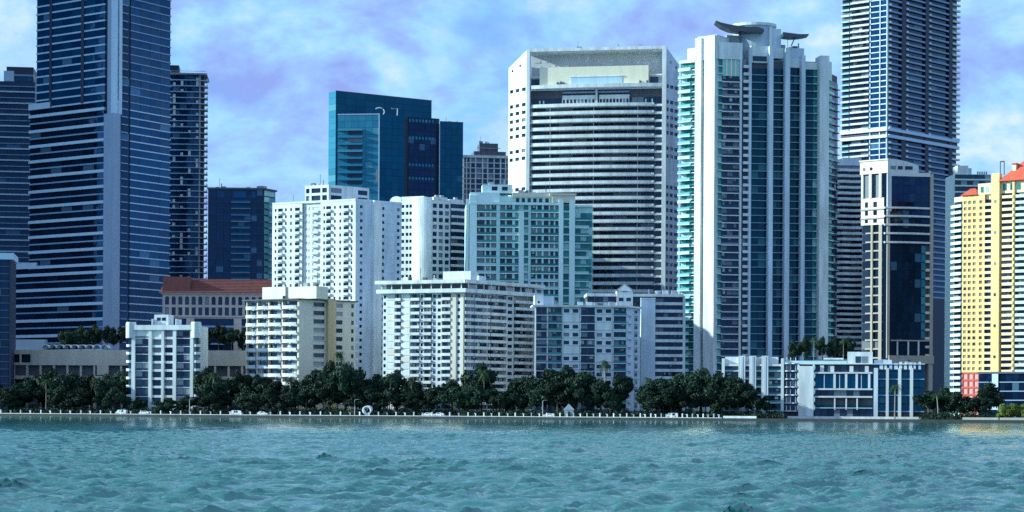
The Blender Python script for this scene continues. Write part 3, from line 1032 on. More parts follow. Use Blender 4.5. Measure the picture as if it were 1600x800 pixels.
def white_curved_block():
    T = Thing('white_curved_tower', 'white tower with a plain curved wall, right of the slab tower', 'apartment tower', gx(673, 905), 905)
    fl, fr = two_face(T, 673, 905, 612, -22, 727, 30)
    zt = zz(673, 312, 905)
    body2(T, fl, fr, GZ, zt, WHITE, 1.2)
    fh = 11.0 / F * 905
    zs = [zt - 1 - fh * (i + 1) for i in range(int((zt - GZ) / fh) - 1)]
    rows = [(z + .9, 1.5) for z in zs]
    um = fl.u(643)
    fl.punched(WHITE, G_DARK, 0, um, GZ, zt, [(fl.u(p) - .7, 1.4) for p in (617, 623, 629, 635.5, 641)], rows, .5, 0)
    # plain bulging wall
    n = 10; W = fl.L - um
    pr = [(um + W * t / n, -1.6 * math.sin(math.pi * t / n)) for t in range(n + 1)]
    pts = [tuple(fl.pt(x, -y)) for x, y in pr] + [tuple(fl.pt(fl.L, -1)), tuple(fl.pt(um, -1))]
    T.mesh('curved_wall', MB().prism(pts, GZ, zt + 1.2), WHITE)
    a = fr.u(703)
    fr.punched(WHITE2, G_DARK, 0, a, GZ, zt, [(a * .08, a * .22), (a * .40, a * .22), (a * .72, a * .22)], [(z + .6, 2.0) for z in zs], .6, 0)
    fr.panes(G_DARK, a + .5, fr.L, zs, fh - .5, -1.0, 2, .3)
    fr.balconies(WHITE2, a + .4, fr.L + .5, zs, 1.6, -.9, .22, .9)
    fl.box('roof_box', WHITE, fl.u(625), fl.u(660), zt, zt + 2.0, -8, -1)
    n = 9
    dome = [(3.4 * math.cos(math.pi * t / n), 2.4 * math.sin(math.pi * t / n)) for t in range(n + 1)]
    fl.local('roof_dome', MB().prism_xz(dome[::-1], -3, 3), WHITE, fl.u(617), -4, zt)
    fr.box('roof_box', WHITE2, fr.L * .1, fr.L * .5, zt, zt + 1.6, -7, -1)
    fr.box('roof_box', WHITE2, fr.L * .6, fr.L * .95, zt, zt + 1.1, -6, -1.5)
    for z, u in ((zt + 1.6, .2), (zt + 1.6, .35), (zt + 1.1, .75)):
        fr.box('roof_unit', CONC, fr.L * u, fr.L * u + 1.6, z, z + 1.1, -4, -2.5)
    T.done()


def teal_office():
    T = Thing('teal_glass_office', 'dark teal glass office tower with a tall slab behind stepped glass blocks', 'office tower', gx(600, 1160), 1160)
    # back slab
    fl, fr = two_face(T, 523, 1185, 512, -48, 673, 32)
    zt = zz(523, 142, 1185)
    body2(T, fl, fr, GZ, zt - .4, NAVY, .5)
    zs, fh = fr.floors(GZ, zt, 4.0)
    vis = [z for z in zs if z > zz(600, 320, 1185)]
    fr.panes(G_TEAL, 0.1, fr.L, vis, fh - .12, 0, 10, .06, .1)
    fl.panes(G_TEALL, 0, fl.L, [z for z in zs if z > zz(600, 320, 1185)], fh - .1, 0, 1, .05, .05)
    fr.box('parapet', STEEL, 0, fr.L, zt - .3, zt + .3, -.6, .1)
    # front block: light glass face and darker return
    gl, gr = two_face(T, 591.5, 1140, 526.5, -6, 631, 26)
    z2 = zz(591, 178, 1140)
    body2(T, gl, gr, GZ, z2 - .3, NAVY, .5)
    zs2, f2 = gl.floors(GZ, z2, 4.0)
    lo = zz(600, 330, 1140)
    vz = [z for z in zs2 if z > lo]
    gl.panes(G_TEALL, 0, gl.L, vz, f2 - .12, 0, 6, .06, .1)
    gr.panes(G_TEAL, 0, gr.L, vz, f2 - .12, 0, 4, .06, .1)
    gl.box('edge_trim', BAND, gl.L - .5, gl.L + .1, lo, z2, -.1, .35)
    gl.box('edge_trim', BAND, -.1, gl.L, z2 - .3, z2 + .2, -.6, .2)
    # projecting balcony slots on the light face
    zt0 = zz(560, 204, 1140); stp = 11.1 / F * 1140
    for i in range(9):
        z = zt0 - stp * i
        if z < lo: break
        gl.box('ledge', G_TEALL, gl.u(527), gl.u(566), z, z + 1.1, 0, 1.6)
        gl.box('slot', G_DARK, gl.u(542), gl.u(565), z - 2.2, z - .02, 0, .3)
    gl.box('slot', G_DARK, gl.u(586), gl.u(590), zz(588, 285, 1140), zz(588, 265, 1140), .0, .3)
    # recessed dark panel block
    h = Face(T, (gx(631, 1160), 1160), R(20), 0); h.L = h.u(686)
    z3 = zz(655, 184, 1165)
    body1(T, h, 30, GZ, z3, NAVY, .8)
    zs3, f3 = h.floors(GZ, z3, 4.0)
    v3 = [z for z in zs3 if z > lo]
    h.panes(G_NAVY, h.u(637), h.u(680), v3, f3 - .15, -.2, 5, .08, .12)
    for py in (189, 216, 258, 279):
        z = h.z(py)
        for k in range(8):
            u = h.u(638 + k * 5.1); h.box('bright_window', G_TEALL, u, u + 1.1, z - .8, z + .8, -.22, -.05)
    k8 = Face(T, (gx(685.5, 1165), 1165), R(16), 0); k8.L = k8.u(722.5)
    z4 = zz(700, 190, 1165)
    body1(T, k8, 30, GZ, z4 - .2, NAVY, .5)
    zs4, f4 = k8.floors(GZ, z4, 4.0)
    k8.panes(G_TEAL, 0, k8.L, [z for z in zs4 if z > lo], f4 - .12, 0, 4, .06, .1)
    k8.box('edge_trim', BAND, -.3, .2, lo, z4, -.3, .3)
    k8.box('edge_trim', STEEL, 0, k8.L, z4 - .2, z4 + .3, -.5, .15)
    # window-cleaning cranes on the roof
    pt = gr.pt(gr.u(603), -6)
    pts = [(pt.x - 2.2 + 3.0 * math.cos(t), pt.y, z2 + 2.4 + 2.4 * math.sin(t)) for t in np.linspace(-1.1, 2.4, 9)]
    T.mesh('roof_crane', MB().tube(pts, [.35] * 9, 6), WHITE2)
    pt = gr.pt(gr.u(620), -6)
    T.mesh('roof_crane', MB().tube([(pt.x + 2, pt.y, z2 - .3), (pt.x + 2.2, pt.y, z2 + 4.6), (pt.x - 1.6, pt.y, z2 + 4.9)], [.35] * 3, 6), WHITE2)
    clutter(k8, 2, k8.L - 2, z4 - .2, -12, -3, 4, 25)
    T.done()


def far_white_condo():
    T = Thing('far_white_condominium', 'small distant white block with dark rooftop plant, between teal and wide white towers', 'apartment tower', gx(755, 1230), 1230)
    f = one_face(T, 722, 1230, 798, 8)
    zt = f.z(247)
    body1(T, f, 25, GZ, zt, WHITE2, .8)
    zs, fh = f.floors(zt - 30 * 3.4, zt, 3.4)
    zs = zs[8:]
    f.panes(G_HOME, 0.3, f.L - .3, zs, fh - .5, -.5, 8, .4)
    f.bands('floor_slab', WHITE2, 0, f.L, zs, .55, -.8, .25)
    for p in (722.5, 727, 733, 741, 752, 760, 770, 780, 788): f.box('pier', WHITE, f.u(p), f.u(p + 2.0), GZ, zt + .02, -.8, .4)
    f.box('cornice', WHITE, -.6, f.L, zt, zt + 1.6, -20, .9)
    f.box('rooftop_plant', CONCD, f.u(740), f.u(790), zt + 1.6, f.z(236), -18, -2)
    f.box('rooftop_plant', CONCD, f.u(749), f.u(778), f.z(236), f.z(223), -15, -3)
    for i in range(6): f.box('plant_louvre', STEEL, f.u(742 + i * 8), f.u(746 + i * 8), zt + 2, f.z(237), -2, -1.8)
    f.box('roof_rail', CONC, f.u(745), f.u(782), f.z(231), f.z(230), -2.9, -2.7)
    clutter(f, f.u(748), f.u(778), f.z(223), -12, -4, 4, 11)
    T.done()


def mint_block():
    T = Thing('mint_apartment_tower', 'pale mint green apartment tower with balconies in front of the wide white tower', 'apartment tower', gx(825, 862), 862)
    f = one_face(T, 727.5, 862, 926, 3)
    Y = 862
    zt = f.z(319); 
    body1(T, f, 24, GZ, zt, MINT, 1.6)
    fh = 12.0 / F * Y
    zs = [zt - fh * (i + 1) for i in range(26)]
    zs = [z for z in zs if z > f.z(560)]
    zb = GZ
    def pil(a, b, top, d=.8, m=MINTW): f.box('pilaster', m, f.u(a), f.u(b), zb, top, -1.5, d)
    pil(727.8, 732, f.z(312), .3); pil(733, 744.5, f.z(306), .5)
    for a, b in ((775, 781), (800, 804), (825, 829), (846, 849)): pil(a, b, zt, .2, MINT)
    pil(810, 818, f.z(330), 1.2)
    pil(872.5, 879.5, f.z(312), 1.0); pil(889, 897.5, f.z(312), 1.2)
    for a, b, k in ((745, 775, 3), (781, 800, 2), (804, 810, 1), (818, 825, 1), (829, 846, 2), (849, 872, 2), (880, 889, 1)):
        f.panes(G_HOME if k > 1 else G_GREEN, f.u(a), f.u(b), zs, fh - .7, -1.2, k, .45)
    # continuous balcony slabs with green glass railings
    for a, b in ((744.7, 775.2), (780.5, 809.8), (829, 872)):
        f.balconies(MINTW, f.u(a), f.u(b), zs, 1.5, -.9, .4, .95, rmat=G_GREEN)
    f.bands('spandrel', MINT, f.u(804), f.u(810), zs, .9, -1.3, -.3); f.bands('spandrel', MINT, f.u(818), f.u(829), zs, .9, -1.3, -.3)
    f.bands('spandrel', MINT, f.u(880), f.u(889), zs, .7, -1.3, -.3)
    # partition walls within bays
    for p in (758, 766, 790, 838, 858, 866):
        f.box('partition', MINT, f.u(p) - .35, f.u(p) + .35, zb, zt - .3, -1.4, -.3)
    # glassy right wing
    zr = f.z(322)
    zw = [z for z in zs if z < zr - fh]
    f.panes(G_GREEN, f.u(898), f.u(925), zw, fh - .6, -1.2, 3, .4)
    f.balconies(MINTW, f.u(897.6), f.u(920), zw, 1.5, -.9, .3, .95, rmat=G_GREEN)
    # crown
    f.box('crown_wall', MINTW, f.u(734), f.u(780), zt, f.z(301), -14, -1)
    f.box('crown_wall', MINT, f.u(780), f.u(862), zt, f.z(306), -13, -2.2)
    f.box('crown_beam', CREAM, f.u(800), f.u(863), f.z(307), f.z(301), -12, -.8)
    for i, p in enumerate((806, 815, 824, 833, 842, 852)): f.box('crown_window', G_DARK, f.u(p), f.u(p + 5), f.z(316), f.z(309), -2.3, -2.1)
    f.box('crown_beam', MINTW, f.u(733), f.u(872), zt - .4, zt + .7, -1.5, .7)
    f.box('crown_block', CREAM, f.u(862), f.u(898), f.z(316), f.z(303), -10, .6)
    f.box('crown_block', CREAM, f.u(858), f.u(899.5), f.z(305), f.z(302), -10, 1.3)
    f.box('penthouse', MINTW, f.u(753), f.u(800), f.z(301), f.z(288), -12, -3)
    for p in (768, 784): f.box('penthouse_window', G_DARK, f.u(p), f.u(p + 9), f.z(297), f.z(291), -3.1, -2.9)
    f.box('roof_parapet', MINTW, f.u(897), f.u(925), zr, zr + .8, -8, .2)
    clutter(f, f.u(755), f.u(798), f.z(288), -11, -4, 4, 13); clutter(f, f.u(805), f.u(860), f.z(301), -11, -2, 6, 14)
    for a, b, k in ((745, 775, 4), (781, 800, 3), (829, 872, 5)): blinds(f, f.u(a), f.u(b), zs, fh, -1.18, .25, k)
    T.done()


def wide_white_tower():
    Y = 925
    T = Thing('wide_white_tower', 'wide white tower with chamfered corners, curved balcony bands and a framed open crown', 'skyscraper', gx(930, Y), Y)
    f = one_face(T, 823, Y, 1037.5, -9)
    zt = f.z(74)
    LW = f.L
    # chamfered sides
    cl0 = Face(T, f.pt(0), R(-52), 0); ul = cl0.u(793)
    cl = Face(T, cl0.pt(ul), R(-52), -ul)
    cr = Face(T, f.pt(LW), R(52), 0); cr.L = cr.u(1059)
    zlo = zz(800, 100, Y)
    # core
    a = [f.pt(.05, -3.2), f.pt(LW - .05, -3.2), cr.pt(cr.L, -.8), cr.pt(cr.L, -.8) + Vector((0, 22)), cl.pt(0, -.8) + Vector((0, 22)), cl.pt(0, -.8)]
    T.mesh('core', MB().prism([tuple(p) for p in a], GZ, f.z(165)), WHITE2)
    # sloped-top side walls with scattered small windows
    def side(fc, mat, left):
        wx = fc.L
        h0, h1 = (zlo, zt) if left else (zt, zlo)
        rows = []
        fh = 12.0 / F * Y
        n = int((zlo - 6 - GZ) / fh)
        z0s = [zlo - 6 - fh * (i + 1) for i in range(n)]
        # staggered openings: three columns, each row uses the pattern that follows
        cols = [(wx * .07, 2.6), (wx * .37, 2.9), (wx * .69, 3.1)]
        fc.punched(mat, G_DARK, 0, wx, GZ, zlo - 4, cols, [(z + .8, 1.7) for z in z0s], .5, 0)
        for i, z in enumerate(z0s):      # blank some of them with closed panels
            for j, (u, wd) in enumerate(cols):
                if (i * 3 + j * 5 + (i * i) % 7) % 5 == 0:
                    fc.box('infill_panel', mat, u - .01, u + wd + .01, z + .8, z + 2.5, -.45, -.02)
        p0 = [(0, zlo - 4), (wx, zlo - 4), (wx, h1), (0, h0)]
        mb = MB().prism_xz(p0, 0, .8)
        fc.local('side_crown', mb, mat, 0, 0, 0)
        for k, (q, dz) in enumerate(((.2, 2), (.6, 4), (.35, 8), (.75, 12), (.7, 17))):
            u = wx * (q if left else 1 - q)
            zz_ = zlo - 4.2 + dz * .9
            if zz_ < (h0 + (h1 - h0) * u / wx) - 3: fc.box('side_window', G_DARK, u - .6, u + .6, zz_, zz_ + 1.2, -.3, .04)
    side(cl, WHITE, True)
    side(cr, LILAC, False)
    # white frame
    f.box('frame_pier', WHITE, -.6, f.u(826.5), GZ, zt, -2.8, .8)
    f.box('frame_pier', WHITE, f.u(1033), LW + .6, GZ, zt, -2.8, .8)
    f.box('frame_beam', WHITE, f.u(826.5) + .01, f.u(1033) - .01, f.z(79), zt - .01, -3.2, .75)
    # grey crown wall, set back, with patches of light panels
    f.box('crown_wall', GREYP, .4, LW - .4, f.z(132), f.z(78), -9.5, -8.5)
    f.box('crown_roof', WHITE2, .4, LW - .4, f.z(80), f.z(79.2), -8.5, -3.2)
    for i in range(34):
        px = random.uniform(828, 1024); py = random.uniform(82, 100)
        wd, hh = random.choice(((2.4, .8), (1.6, 1.2), (3.0, .9), (1.0, 2.2)))
        f.box('light_panel', WHITE, f.u(px), f.u(px) + wd, f.z(py) - hh, f.z(py), -8.55, -8.4 + .002 * i)
    f.box('sky_terrace_wall', PALEY, f.u(841), f.u(1011), f.z(131), f.z(103), -8.2, -1.0)  # pale paint stands in for sun on this wall
    f.box('terrace_opening', paint('pale_blue_panel', (0.52, 0.68, 0.78)), f.u(890), f.u(970), f.z(131), f.z(119.5), -1.1, -.8)
    f.box('terrace_lintel', WHITE, f.u(888), f.u(972), f.z(119.5), f.z(118), -1.1, -.6)
    for a, b in ((826.6, 842), (1013, 1032.8)):
        f.panes(G_DARK, f.u(a), f.u(b), [f.z(132)], 3.6, -2.6, 3)
        f.box('terrace_rail', WHITE2, f.u(a), f.u(b), f.z(118), f.z(116.5), -2.6, -1.8)
        f.box('terrace_back', GREYP, f.u(a), f.u(b), f.z(132), f.z(116), -4, -3)
    for px in (868, 873, 877): f.box('terrace_planter', CONCD, f.u(px), f.u(px + 3), f.z(131), f.z(126 + (px % 3)), -.9, -.3)
    for px in (997, 1008): f.box('terrace_planter', CONCD, f.u(px), f.u(px + 3), f.z(131), f.z(127), -.9, -.3)
    # curved slabs
    def curve(W, bulge, d_in, h, n=14):
        def g():
            fr_ = [(-W / 2 + W * t / n, -bulge * math.sin(math.pi * t / n) ** .8) for t in range(n + 1)]
            return MB().prism(fr_ + [(W / 2, d_in), (-W / 2, d_in)], 0, h)
        return g
    Wb = f.u(1021) - f.u(829); um = (f.u(1021) + f.u(829)) / 2
    f.local('terrace_slab', curve(f.u(1032) - f.u(828), 2.2, 4.0, 1.7), WHITE, (f.u(1032) + f.u(828)) / 2, .6, f.z(137.5), 1e3, key='t')
    # two-storey loggia under the terrace
    f.box('loggia_back', CONCD, .6, LW - .6, f.z(163), f.z(138), -4, -3.2)
    f.panes(G_DARK, f.u(829), f.u(1031), [f.z(162)], 3.2, -3.0, 22)
    for a, b in ((876, 928), (934, 981)):
        f.box('loggia_block', WHITE, f.u(a), f.u(b), f.z(162.5), f.z(147.5), -3, -1.6)
        k = 9
        for i in range(k):
            x0 = f.u(a) + (f.u(b) - f.u(a)) * (i + .2) / k
            f.box('loggia_window', G_DARK, x0, x0 + 1.0, f.z(160.5), f.z(154), -1.62, -1.5)
    f.box('loggia_beam', BANDD, f.u(876), f.u(981), f.z(144), f.z(141.5), -3, -2.0)
    f.box('loggia_pier', WHITE, f.u(928.5), f.u(931.5), f.z(163), f.z(139), -3, -.9)
    for px in (840, 846, 1006, 1016): f.box('loggia_pier', WHITE2, f.u(px), f.u(px + 2), f.z(162), f.z(155), -2.6, -1.6)
    fh = 12.05 / F * Y
    z = f.z(167)
    i = 0
    while z > GZ + 4:
        b = f.local('balcony', curve(Wb, 2.6, 3.0, .7), WHITE, um, .3, z, 1e3, key='b')
        f.local('railing', curve(Wb - .2, 2.55, -0.2, .85), WHITE, um, .28, z + .7, 1, parent=b, key='r')
        f.box('side_slab', WHITE2, f.u(1021) + .1, f.u(1033) - .05, z - .1, z + .9, -2.5, .2)
        f.box('side_slab', WHITE2, f.u(826.5) + .05, f.u(829) - .1, z - .1, z + .6, -2.5, .1)
        nn = 9
        for k in range(nn):
            a0 = f.u(829) + (f.u(1021) - f.u(829)) * k / nn
            f.box('window', G_DARK, a0 + .08, a0 + Wb / nn - .08, z - fh + 1.6, z - .05, -3.1, -3.0 + .0)
        f.box('side_window', G_DARK, f.u(1022), f.u(1032), z - fh + .95, z - .2, -2.3, -2.2)
        z -= fh; i += 1
    for px in (858, 926, 995):       # thin posts in front of the glass
        f.box('partition', WHITE2, f.u(px) - .12, f.u(px) + .12, GZ, f.z(165), -3, -.2)
    clutter(f, f.u(850), f.u(1010), zt, -8, -4, 8, 16)
    T.done()


def two_wing_block():
    Y = 780
    T = Thing('two_wing_apartment_block', 'white balconied waterfront block with two wings meeting in a near corner, below the slab tower', 'building', gx(725, Y), Y)
    fl, fr = two_face(T, 725, Y, 598, -20, 841, 46)
    zt = zz(725, 457, Y); ztop = zz(725, 437, Y)
    body2(T, fl, fr, GZ, zt, WHITE2, 1.5)
    fh = 10.9 / F * Y
    zs = [zt - fh * (i + 1) for i in range(int((zt - GZ - 2) / fh))]
    def bay(f, a, b, kind, k=2):
        ua, ub = f.u(a), f.u(b)
        if kind == 'bal':
            f.panes(G_HOME, ua + .15, ub - .15, zs, fh - .6, -1.35, k, .3)
            f.balconies(WHITE, ua + .1, ub - .1, zs, 1.6, -1.0, .2, .95)
        elif kind == 'win':
            f.punched(WHITE2, G_DARK, ua, ub, GZ, zt - .05, [(ua + (ub - ua) * (j + .18) / k, (ub - ua) * .64 / k) for j in range(k)], [(z + .85, 1.35) for z in zs], .4, -.2, back=1.2)
        elif kind == 'panel':
            f.box('wall_panel', WHITE2, ua, ub, GZ, zt - .05, -1.4, -.1)
            for j, z in enumerate(zs):
                f.box('facing_panel', WHITE if (j * 7 + int(a)) % 5 else CREAM, ua + .15, ub - .15, z + .12, z + fh - .35, -.12, .1)
        elif kind == 'cream':
            f.box('wall_panel', CREAM, ua, ub, GZ, zt - .05, -1.4, .25)
    for a, b, kd, k in ((598.2, 604, 'win', 1), (604, 617, 'panel', 1), (617.5, 627, 'bal', 1), (627, 641, 'panel', 1), (642, 656, 'bal', 2), (656, 662, 'win', 1), (662, 674.5, 'bal', 2),
                        (675, 690, 'win', 2), (690, 705, 'bal', 2), (705, 713, 'cream', 1), (713, 720, 'win', 1), (720, 724.6, 'cream', 1)):
        bay(fl, a, b, kd, k)
    for a, b, kd, k in ((725.4, 739.5, 'bal', 2), (740, 765, 'bal', 3), (766, 791.5, 'bal', 3), (792, 803.5, 'win', 1), (804, 835, 'bal', 3), (835, 840.5, 'win', 1)):
        bay(fr, a, b, kd, k)
    # roof terrace: two white edge bands and dark gap between
    zb2 = zz(725, 452, Y)
    fl.box('roof_band', WHITE, -2, fl.L + 1.6, zt, zb2 + .3, -6, 2.2)
    fr.box('roof_band', WHITE, -1.6, fr.L + 1.2, zt + .01, zb2 + .29, -9, 2.0)
    fl.box('terrace_wall', CONCD, 1, fl.L - .5, zb2 + .3, ztop - 1.3, -6, -1.5)
    fr.box('terrace_wall', CONCD, .5, fr.L - 1, zb2 + .3, ztop - 1.3, -9, -1.4)
    fl.box('roof_band', WHITE, -2.4, fl.L + 2.0, ztop - 1.4, ztop, -7, 2.6)
    fr.box('roof_band', WHITE, -2.0, fr.L + 1.6, ztop - 1.39, ztop - .01, -9, 2.4)
    for i in range(9): fl.box('terrace_post', WHITE, fl.L * i / 8.2, fl.L * i / 8.2 + .35, zb2 + .3, ztop - 1.4, 1.0, 1.4)
    for i in range(10): fr.box('terrace_post', WHITE, fr.L * (i + .3) / 10, fr.L * (i + .3) / 10 + .35, zb2 + .3, ztop - 1.39, .8, 1.2)
    for i in range(4): fr.box('terrace_screen', WHITE2, fr.L * (i + .35) / 4, fr.L * (i + .75) / 4, zb2 + .3, zb2 + 2.2, -1.3, -.8)
    fl.box('penthouse', WHITE, fl.u(688), fl.u(731), ztop, zz(700, 424, Y + 5), -12, -3)
    fl.box('penthouse_step', WHITE2, fl.u(727), fl.u(743), ztop - .3, zz(700, 431, Y + 5), -12, -4)
    for a, b, k in ((642, 656, 2), (662, 674.5, 2), (690, 705, 2), (617.5, 627, 1)): blinds(fl, fl.u(a), fl.u(b), zs, fh, -1.32, .4, k)
    for a, b, k in ((725.4, 739.5, 2), (740, 765, 3), (766, 791.5, 3), (804, 835, 3)): blinds(fr, fr.u(a), fr.u(b), zs, fh, -1.32, .4, k)
    clutter(fl, 4, fl.u(685), ztop, -7, -2, 6, 18)
    T.done()


def middle_block():
    Y = 772
    T = Thing('balconied_apartment_block', 'grey-white waterfront block with mixed balconies and panels, behind a palm', 'building', gx(930, Y), Y)
    fl, fr = two_face(T, 980, Y, 836.5, 4, 1000.5, 58)
    zt = fl.z(480)
    body2(T, fl, fr, GZ, zt, WHITE2, 1.4)
    fh = 12.4 / F * Y
    zs = [zt - fh * (i + 1) for i in range(int((zt - GZ - 1) / fh))]
    for a, b, kd, k in ((838, 855, 'b', 2), (855.5, 878.5, 'b', 3), (879, 906, 'w', 2), (907, 930, 'b', 2), (930.5, 957.5, 'w', 2), (958, 979, 'b', 2)):
        ua, ub = fl.u(a), fl.u(b)
        if kd == 'b':
            fl.panes(G_HOME, ua + .2, ub - .2, zs, fh - .5, -1.25, k, .3)
            fl.balconies(WHITE2, ua + .1, ub - .1, zs, 1.5, -.9, .28, .9, rmat=G_GREEN if random.random() < .5 else G_DARK)
        else:
            fl.punched(WHITE2, G_DARK, ua, ub, GZ, zt - .05, [(ua + (ub - ua) * .08, (ub - ua) * .32), (ua + (ub - ua) * .6, (ub - ua) * .32)], [(z + .95, 1.5) for z in zs], .4, 0)
            for j, z in enumerate(zs):
                if (j * 5 + int(a)) % 4 == 0: fl.box('infill_panel', WHITE, ua + .1, ub - .1, z + .3, z + fh + .2, -.05, .12)
                fl.box('sill_band', WHITE, ua, ub, z + .55, z + .85, 0, .25)
    for p in (836.6, 855, 879, 906.5, 930, 957.7): fl.box('party_wall', WHITE2, fl.u(p), fl.u(p) + .4, GZ, zt - .1, -1.3, .45)
    # end wall with scalloped balconies
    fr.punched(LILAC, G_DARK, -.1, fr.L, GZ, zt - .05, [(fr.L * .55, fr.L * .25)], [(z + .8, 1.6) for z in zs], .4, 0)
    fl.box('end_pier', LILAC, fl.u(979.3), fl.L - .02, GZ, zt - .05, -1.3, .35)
    n = 9
    def lobe():
        return MB().prism([(1.5 * math.cos(math.pi + math.pi * t / n), 1.2 * math.sin(math.pi + math.pi * t / n)) for t in range(n + 1)], 0, 1.1)
    for z in zs: fr.local('balcony', lobe, LILAC, 1.9, 0, z, 1, key='l'); fr.local('end_balcony', lobe, LILAC, fr.L * .68, 0, z, 1, key='l2')
    fl.box('roof_slab', WHITE, -1.2, fl.L + .9, zt, zt + .75, -14, 1.3)
    fr.box('roof_slab', WHITE, .8, fr.L + .8, zt + .01, zt + .74, -5, .9)
    fl.box('penthouse', WHITE, fl.u(836), fl.u(850), zt + .75, fl.z(461.5), -7, -1.5)
    fl.box('penthouse', LILAC, fl.u(850.1), fl.u(866), zt + .75, fl.z(462.5), -8, -2.5)
    fl.box('window', G_DARK, fl.u(841), fl.u(844), zt + 1.5, zt + 2.4, -1.52, -1.4)
    for a, b, k in ((838, 855, 2), (855.5, 878.5, 3), (907, 930, 2), (958, 979, 2)): blinds(fl, fl.u(a), fl.u(b), zs, fh, -1.22, .45, k)
    clutter(fl, fl.u(870), fl.u(970), zt + .75, -9, -1, 8, 19)
    T.done()


def striped_block():
    Y = 792
    T = Thing('striped_apartment_block', 'white block with plain end wall, dark balcony stripes and a small gabled roof house', 'building', gx(1000, Y), Y)
    f = one_face(T, 918, Y, 1071, 2)
    zt = f.z(459)
    body1(T, f, 16, GZ, zt - .5, CONCD, 2.0)
    fh = 11.6 / F * Y
    zs = [f.z(475.5) - fh * i for i in range(13)]
    zs = [z for z in zs if z > GZ + 1]
    a, b = f.u(1023), f.u(1067)
    f.panes(G_DARK, a, b, zs, fh - .6, -1.8, 6, .2)
    for z in zs:
        f.balconies(WHITE, a, b, [z], 1.9, -1.7, .25, .95)
    f.box('end_wall', LILAC, f.u(1000.5), f.u(1022.7), GZ, f.z(467.5), -8, 3.5)
    f.box('end_wall_trim', WHITE, f.u(1000.2), f.u(1023), f.z(467.4), f.z(466), -8, 3.7)
    f.box('left_wing_wall', WHITE2, 0, f.u(1000), GZ, f.z(480), -2, -1)
    f.box('roof_band', WHITE, -.4, f.u(1068), zt - 1.2, zt, -15, 1.0)
    f.box('roof_band', WHITE, -.2, f.u(985), f.z(478), f.z(473), -2, .8)
    f.panes(G_DARK, 0, f.u(1000), [f.z(472.5)], 2.4, -1, 10)
    f.box('side_pier', WHITE2, f.u(1067.2), f.L, GZ, zt - 1.3, -2, .2)
    # gabled roof house
    u0, u1 = f.u(963.5), f.u(988.5)
    zg = f.z(478)
    f.box('roof_house', WHITE, u0, u1, zg, f.z(454), -5, 1.4)
    um = (u0 + u1) / 2; hw = (u1 - u0) / 2 + .6
    f.local('gable_roof', MB().prism_xz([(-hw, 0), (hw, 0), (0, f.z(443.5) - f.z(455))], -1.9, 5.2), CONC, um, 0, f.z(455))
    f.local('gable_wall', MB().prism_xz([(-hw + .9, 0), (hw - .9, 0), (0, (f.z(443.5) - f.z(455)) * .8)], -2.05, -1.85), WHITE, um, 0, f.z(455))
    f.box('gable_window', BANDD, um - .9, um + .9, f.z(457), f.z(453), 1.4, 1.6)
    f.box('house_window', G_DARK, u0 + .8, um - .6, f.z(471), f.z(465.5), 1.4, 1.5)
    f.box('house_window', G_DARK, um + .6, u1 - .8, f.z(471), f.z(465.5), 1.4, 1.5)
    clutter(f, f.u(1005), f.u(1065), zt, -9, -1, 5, 20)
    blinds(f, a, b, zs, fh, -1.78, .25, 6)
    T.done()


